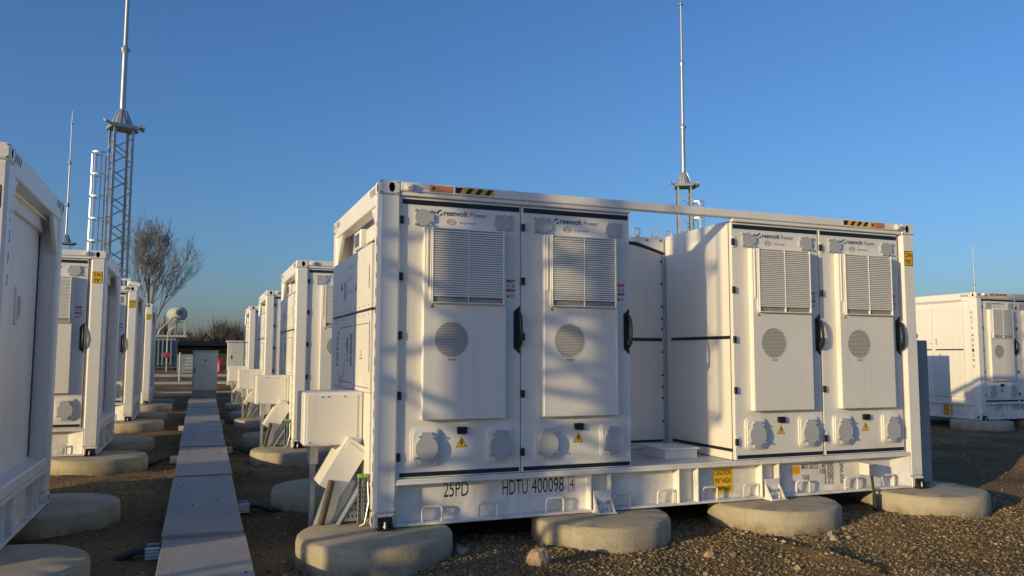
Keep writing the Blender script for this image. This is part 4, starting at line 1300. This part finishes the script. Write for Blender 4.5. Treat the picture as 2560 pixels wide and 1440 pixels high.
for x in (-1.1, -0.6, -0.1):
    b = MB().lathe([(0.10, 1.872), (0.16, 1.95), (0.09, 2.05), (0.16, 2.15), (0.09, 2.25), (0.14, 2.35), (0.05, 2.5), (0.03, 2.85)], 12)
    obj('bushing', b, 'conduit', tf, (x, 0.5, 0), key='bush')
obj('oil_pipe', MB().tube([(0.35, 0.1, 2.8), (0.0, -0.1, 2.4), (-0.25, -0.15, 2.15), (-0.35, -0.05, 1.89)], 0.05, 8), 'drum', tf)

lp = empty('lamp_post', (-2.85, 37.0, float(ground_h(-2.85, 37.0)))); tag(lp, 'slim grey post with a red box in front of the transformer', 'post')
obj('pole', MB().tube([(0, 0, 0), (0, 0, 1.95), (0.05, -0.05, 2.10), (0.30, -0.2, 2.28)], 0.03, 8), 'drum', lp)
obj('red_box', MB().box(-0.14, 0.14, -0.12, -0.045, 0.72, 1.0, 0.03), 'redpaint', lp)
obj('lamp_head', MB().box(0.26, 0.40, -0.26, -0.16, 2.26, 2.31, 0.01), 'drum', lp)
bx2 = empty('meter_cabinet', (-1.95, 36.3, float(ground_h(-1.95, 36.3)))); tag(bx2, 'small grey slatted cabinet right of the transformer', 'cabinet')
obj('body', MB().box(-0.40, 0.40, 0, 0.6, 0.08, 0.90, 0.01), 'cabgrey', bx2)
for k in range(4):
    obj('vent_slat', MB().box(0.02, 0.36, -0.03, -0.002, 0, 0.07, 0.01), 'drum', bx2, (0, 0, 0.20 + k * 0.16), key='vslat')
obj('foot', MB().box(-0.38, 0.38, 0.02, 0.58, 0, 0.078), 'slab', bx2)
fe = empty('fire_post', (-0.42, 33.4, float(ground_h(-.42, 33.4)))); tag(fe, 'red fire extinguisher post right of the grey control cabinet', 'fire extinguisher')
obj('cylinder', MB().lathe([(0.09, 0.18), (0.12, 0.22), (0.12, 0.62), (0.06, 0.72), (0.03, 0.80)], 14), 'redpaint', fe)
obj('holder', MB().box(-0.16, 0.16, 0.125, 0.16, 0.12, 0.86, 0.02), 'redpaint', fe)
obj('stake', MB().box(-0.03, 0.03, 0.161, 0.20, -0.05, 0.80), 'conduit', fe)
fn = empty('wire_fence', (-8, 29.5, float(ground_h(-2, 29.5)) - 0.03)); tag(fn, 'low wire fence with thin dark posts across the end of the aisle', 'fence')
for k in range(11):
    obj('fence_post', MB().tube([(0, 0, 0), (0, 0, 1.25)], 0.035, 6), 'lattice', fn, (0.10 + k * 1.94, 0, 0), key='fpost')
for z in (0.45, 0.8, 1.18):
    obj('wire', MB().tube([(0, 0, 0), (19.6, 0, 0)], 0.006, 4), 'lattice', fn, (0, 0, z), key='wire')
for y0, y1, z, x0, x1 in ((24.6, 25.3, 0.02, -12, 10), (28.2, 29.2, 0.06, -14, 14), (33.0, 34.4, 0.08, -14, 14)):
    zt = float(ground_h(0, (y0 + y1) / 2)) + z
    p = obj('path', MB().box(x0, x1, y0, y1, zt - 0.4, zt, 0.01), 'slab'); tag(p, 'pale concrete path strip across the yard', 'path', kind='structure')
sh = empty('shed', (0.5, 64, 1.44)); tag(sh, 'long low dark shed in front of the bare woodland', 'shed')
obj('wall', MB().box(-5.5, 9, 0, 6, 0.0, 0.72), 'shed', sh)
obj('roof', MB().prism([(-0.4, 0.721), (6.4, 0.721), (3.0, 1.15)], 'x', -6, 9.5), 'shed', sh)

# ------------------------------------------------------------------ bare tree
def bare_tree(loc, h, label, seed):
    r0 = random.Random(seed)
    t = empty('bare_tree', loc); tag(t, label, 'tree')
    tr, cr_ = MB(), MB()
    def grow(p, d, ln, r, lvl):
        n = 5 if lvl < 2 else 3
        pts, rs = [p], [r]
        dd = d.copy()
        for k in range(n):
            dd = (dd + Vector((r0.gauss(0, .06), r0.gauss(0, .06), 0.08 if lvl else 0.0))).normalized()
            pts.append(pts[-1] + dd * ln / n); rs.append(max(0.006, r * (1 - 0.55 * (k + 1) / n)))
        (tr if lvl < 2 else cr_).tube(pts, rs, 6 if lvl < 2 else 3, cap=False)
        if lvl >= 5: return
        m = (9, 8, 6, 4, 4)[lvl]
        for k in range(m):
            f = (0.25 if lvl else 0.14) + (0.75 if lvl else 0.86) * (k + r0.random()) / m
            i = min(n - 1, int(f * n))
            q = pts[i].lerp(pts[i + 1], min(1, f * n - i))
            a = (k * 2.4 + r0.uniform(-.5, .5)) if lvl == 0 else r0.uniform(0, 6.283)
            tilt = r0.uniform(0.25, 0.62) if lvl else r0.uniform(0.28, 0.58)
            side = Vector((math.cos(a), math.sin(a), 0))
            nd = (dd * math.cos(tilt) + (side - dd * side.dot(dd)).normalized() * math.sin(tilt)).normalized()
            l2 = ln * r0.uniform(0.42, 0.66) if lvl else (h * 0.97 - q.z) * r0.uniform(0.72, 1.0) * 0.80
            grow(q, nd, l2, max(0.010, r * (0.58 if lvl == 0 else 0.50) * (1 - 0.3 * f)), lvl + 1)
    grow(Vector((0, 0, 0)), Vector((0, 0, 1)), h * 0.80, h * 0.016, 0)
    obj('trunk', tr, 'bark', t)
    obj('crown', cr_, 'twig', t)
    return t
bt = bare_tree((-5.05, 63.4, 1.3), 9.9, 'tall bare winter tree behind the left row', 5)
bt.scale = (0.95, 0.95, 1.0)

# far woodland: one mass of bare scrub
def woodland():
    n = 900
    V_, F_ = [], []
    base = 0
    xs = rng.uniform(-160, 260, n); ys = rng.uniform(135, 175, n)
    hs = rng.uniform(4.4, 7.0, n) * (1 + 0.18 * np.sin(xs * 0.23) + 0.1 * np.sin(xs * .71))
    for x, y, h in zip(xs, ys, hs):
        m = 34
        for k in range(m):
            a = rng.uniform(0, 6.283); lean = rng.uniform(0.05, 0.42)
            z0 = rng.uniform(0, 0.45) * h; L_ = (h - z0) * rng.uniform(0.55, 1.0)
            bx_ = x + rng.normal(0, 0.5); by_ = y + rng.normal(0, .5)
            tx = bx_ + math.cos(a) * lean * L_; ty = by_ + math.sin(a) * lean * L_
            w_ = rng.uniform(0.05, 0.13)
            V_ += [(bx_ - w_, by_, 1.45 + z0), (bx_ + w_, by_, 1.45 + z0), (tx, ty, 1.45 + z0 + L_)]
            F_.append((base, base + 1, base + 2)); base += 3
        for k in range(10):
            a = rng.uniform(0, 6.283); cx = x + rng.normal(0, 1.6); cy = y + rng.normal(0, 1.0); s = rng.uniform(0.5, 1.2); z0 = rng.uniform(0, .42) * h
            V_ += [(cx - s, cy, 1.45 + z0 - s * .3), (cx + s, cy + rng.normal(0, .4), 1.45 + z0), (cx + rng.normal(0, .4), cy, 1.45 + z0 + s * 1.6)]
            F_.append((base, base + 1, base + 2)); base += 3
    return np_mesh('woodland', np.array(V_), np.array(F_))
wd = obj('woodland', woodland(), 'wood_far'); tag(wd, 'dark band of bare winter woodland along the horizon', 'woodland', kind='stuff')

# ------------------------------------------------------------------ gravel and rocks
ICO = np.array([(0, 0, 1), (.89, 0, .45), (.28, .85, .45), (-.72, .53, .45), (-.72, -.53, .45), (.28, -.85, .45), (.72, .53, -.45), (-.28, .85, -.45), (-.89, 0, -.45), (-.28, -.85, -.45), (.72, -.53, -.45), (0, 0, -1)])
ICF = np.array([(0, 1, 2), (0, 2, 3), (0, 3, 4), (0, 4, 5), (0, 5, 1), (1, 6, 2), (2, 7, 3), (3, 8, 4), (4, 9, 5), (5, 10, 1), (6, 7, 2), (7, 8, 3), (8, 9, 4), (9, 10, 5), (10, 6, 1), (11, 7, 6), (11, 8, 7), (11, 9, 8), (11, 10, 9), (11, 6, 10)])
def stones(x, y, s):
    n = len(x)
    j = 1 + rng.uniform(-.28, .28, (n, 12, 1))
    sc = s[:, None, None] * np.stack([rng.uniform(.7, 1.3, n), rng.uniform(.7, 1.3, n), rng.uniform(.45, .85, n)], 1)[:, None, :]
    v = ICO[None] * j * sc
    a = rng.uniform(0, 6.283, n)
    c, q = np.cos(a)[:, None], np.sin(a)[:, None]
    vx = v[:, :, 0] * c - v[:, :, 1] * q; vy = v[:, :, 0] * q + v[:, :, 1] * c
    z = ground_h(x, y) + s * 0.15
    V_ = np.stack([vx + x[:, None], vy + y[:, None], v[:, :, 2] + z[:, None]], 2).reshape(-1, 3)
    F_ = (ICF[None] + (np.arange(n) * 12)[:, None, None]).reshape(-1, 3)
    return V_, F_
def outside_pads(x, y):
    ok = np.ones(len(x), bool)
    for _, px, py in PADS:
        ok &= np.hypot(x - px, y - py) > 0.625
    xc = -1.28 + 0.0035 * y
    ok &= np.abs(x - xc) > 0.36
    return ok
nx1 = 60000
x = rng.uniform(-0.4, 7.5, nx1); y = rng.uniform(-2.6, 0.4, nx1)
s = 0.0040 + 0.0125 * rng.random(nx1) ** 3.6
x2 = rng.uniform(-4, 16, 22000); y2 = rng.uniform(-2, 11, 22000); s2 = 0.007 + 0.012 * rng.random(22000) ** 2
# heaps of coarser stone against the pads
x3, y3 = [], []
for px, py in ((2.06, -.02), (3.99, -.02), (6.03, 0), (0.02, 0)):
    a = rng.uniform(math.pi * 1.05, math.pi * 2.0, 420); r = 0.635 + np.abs(rng.normal(0, 0.10, 420))
    x3.append(px + r * np.cos(a)); y3.append(py + r * np.sin(a))
x3 = np.concatenate(x3); y3 = np.concatenate(y3); s3 = 0.009 + 0.017 * rng.random(len(x3)) ** 2.5
X_ = np.concatenate([x, x2, x3]); Y_ = np.concatenate([y, y2, y3]); S_ = np.concatenate([s, s2, s3])
pat = 0.55 + 0.45 * np.sin(X_ * 2.3 + 1.3 * np.sin(Y_ * 2.9)) * np.cos(Y_ * 3.1 + 0.8 * np.sin(X_ * 1.7))
keep = outside_pads(X_, Y_) & ((rng.random(len(X_)) < 0.30 + 0.70 * pat) | (S_ > 0.013))
V_, F_ = stones(X_[keep], Y_[keep], S_[keep])
nd = 260
yd = rng.uniform(-1.0, 12, nd); side = np.where(rng.random(nd) < .5, -1, 1)
xd = -1.28 + 0.0035 * yd + side * (0.30 - np.abs(rng.normal(0, 0.11, nd)))
Vd, Fd = stones(xd, yd, 0.004 + 0.006 * rng.random(nd) ** 2)
zt = np.repeat(-0.085 + 0.0085 * np.maximum(0, yd) + 0.010 - ground_h(xd, yd), 12)
Vd[:, 2] += zt
F_ = np.concatenate([F_, Fd + len(V_)]); V_ = np.concatenate([V_, Vd])
gv = obj('gravel', np_mesh('gravel', V_, F_), 'stones'); tag(gv, 'loose brown and grey gravel scattered over the yard', 'gravel', kind='stuff')

def rock(x, y, size, mat, label, seed, stretch=(1, 1, .8), name='rock'):
    r0 = random.Random(seed)
    bm = bmesh.new()
    bmesh.ops.create_icosphere(bm, subdivisions=3, radius=1)
    ph = [(Vector((r0.gauss(0, 1), r0.gauss(0, 1), r0.gauss(0, 1))).normalized(), r0.uniform(.55, .9)) for _ in range(11)]
    for v in bm.verts:
        d = v.co.normalized(); q = 1.0
        for nn, lim in ph:
            k = d.dot(nn)
            if k > 0: q = min(q, lim / max(k, 1e-3))
        q *= 1 + 0.05 * math.sin(9 * d.x + seed) * math.cos(8 * d.y) + r0.uniform(-.012, .012)
        v.co = Vector((d.x * stretch[0], d.y * stretch[1], d.z * stretch[2])) * q * size
    me = bpy.data.meshes.new(name); bm.to_mesh(me); bm.free()
    o = obj(name, me, mat, None, (x, y, float(ground_h(x, y)) + size * stretch[2] * 0.28), (r0.uniform(-.3, .3), r0.uniform(-.3, .3), r0.uniform(0, 6)))
    tag(o, label, 'rock', 'larger stones lying on the gravel')
rock(1.09, -0.86, 0.085, 'rock_tan', 'largest pale tan rock at the bottom edge in front of the first pads', 3, (1.25, .9, 1.15))
rock(2.55, -0.98, 0.040, 'rock_tan', 'round orange-tan stone on the open gravel in front of the near container', 4, (1.1, 1, .9))
rock(2.72, -1.06, 0.030, 'rock_grey', 'small angular grey stone just right of the round tan stone', 5)
rock(2.95, -1.55, 0.036, 'rock_tan', 'tan stone near the bottom edge in the right half of the gravel', 6)
rock(3.92, -0.90, 0.046, 'rock_tan', 'brownish stone among the rubble beside the third pad', 7)
rock(4.00, -0.78, 0.052, 'rock_grey', 'upright grey stone leaning on the third pad', 8, (.8, .7, 1.2))
rock(4.12, -0.86, 0.044, 'rock_grey', 'flat grey stone right of the rubble by the third pad', 9, (1.3, 1, .6))
rock(0.66, -0.32, 0.055, 'rock_grey', 'grey stone resting against the right side of the striped pad', 10, (1.2, 1, .7))
rock(3.42, -0.66, 0.036, 'rock_grey', 'small grey stone at the left foot of the third pad', 12)
rock(2.20, -1.42, 0.026, 'rock_tan', 'tiny tan pebble in the foreground left of the round stone', 13)
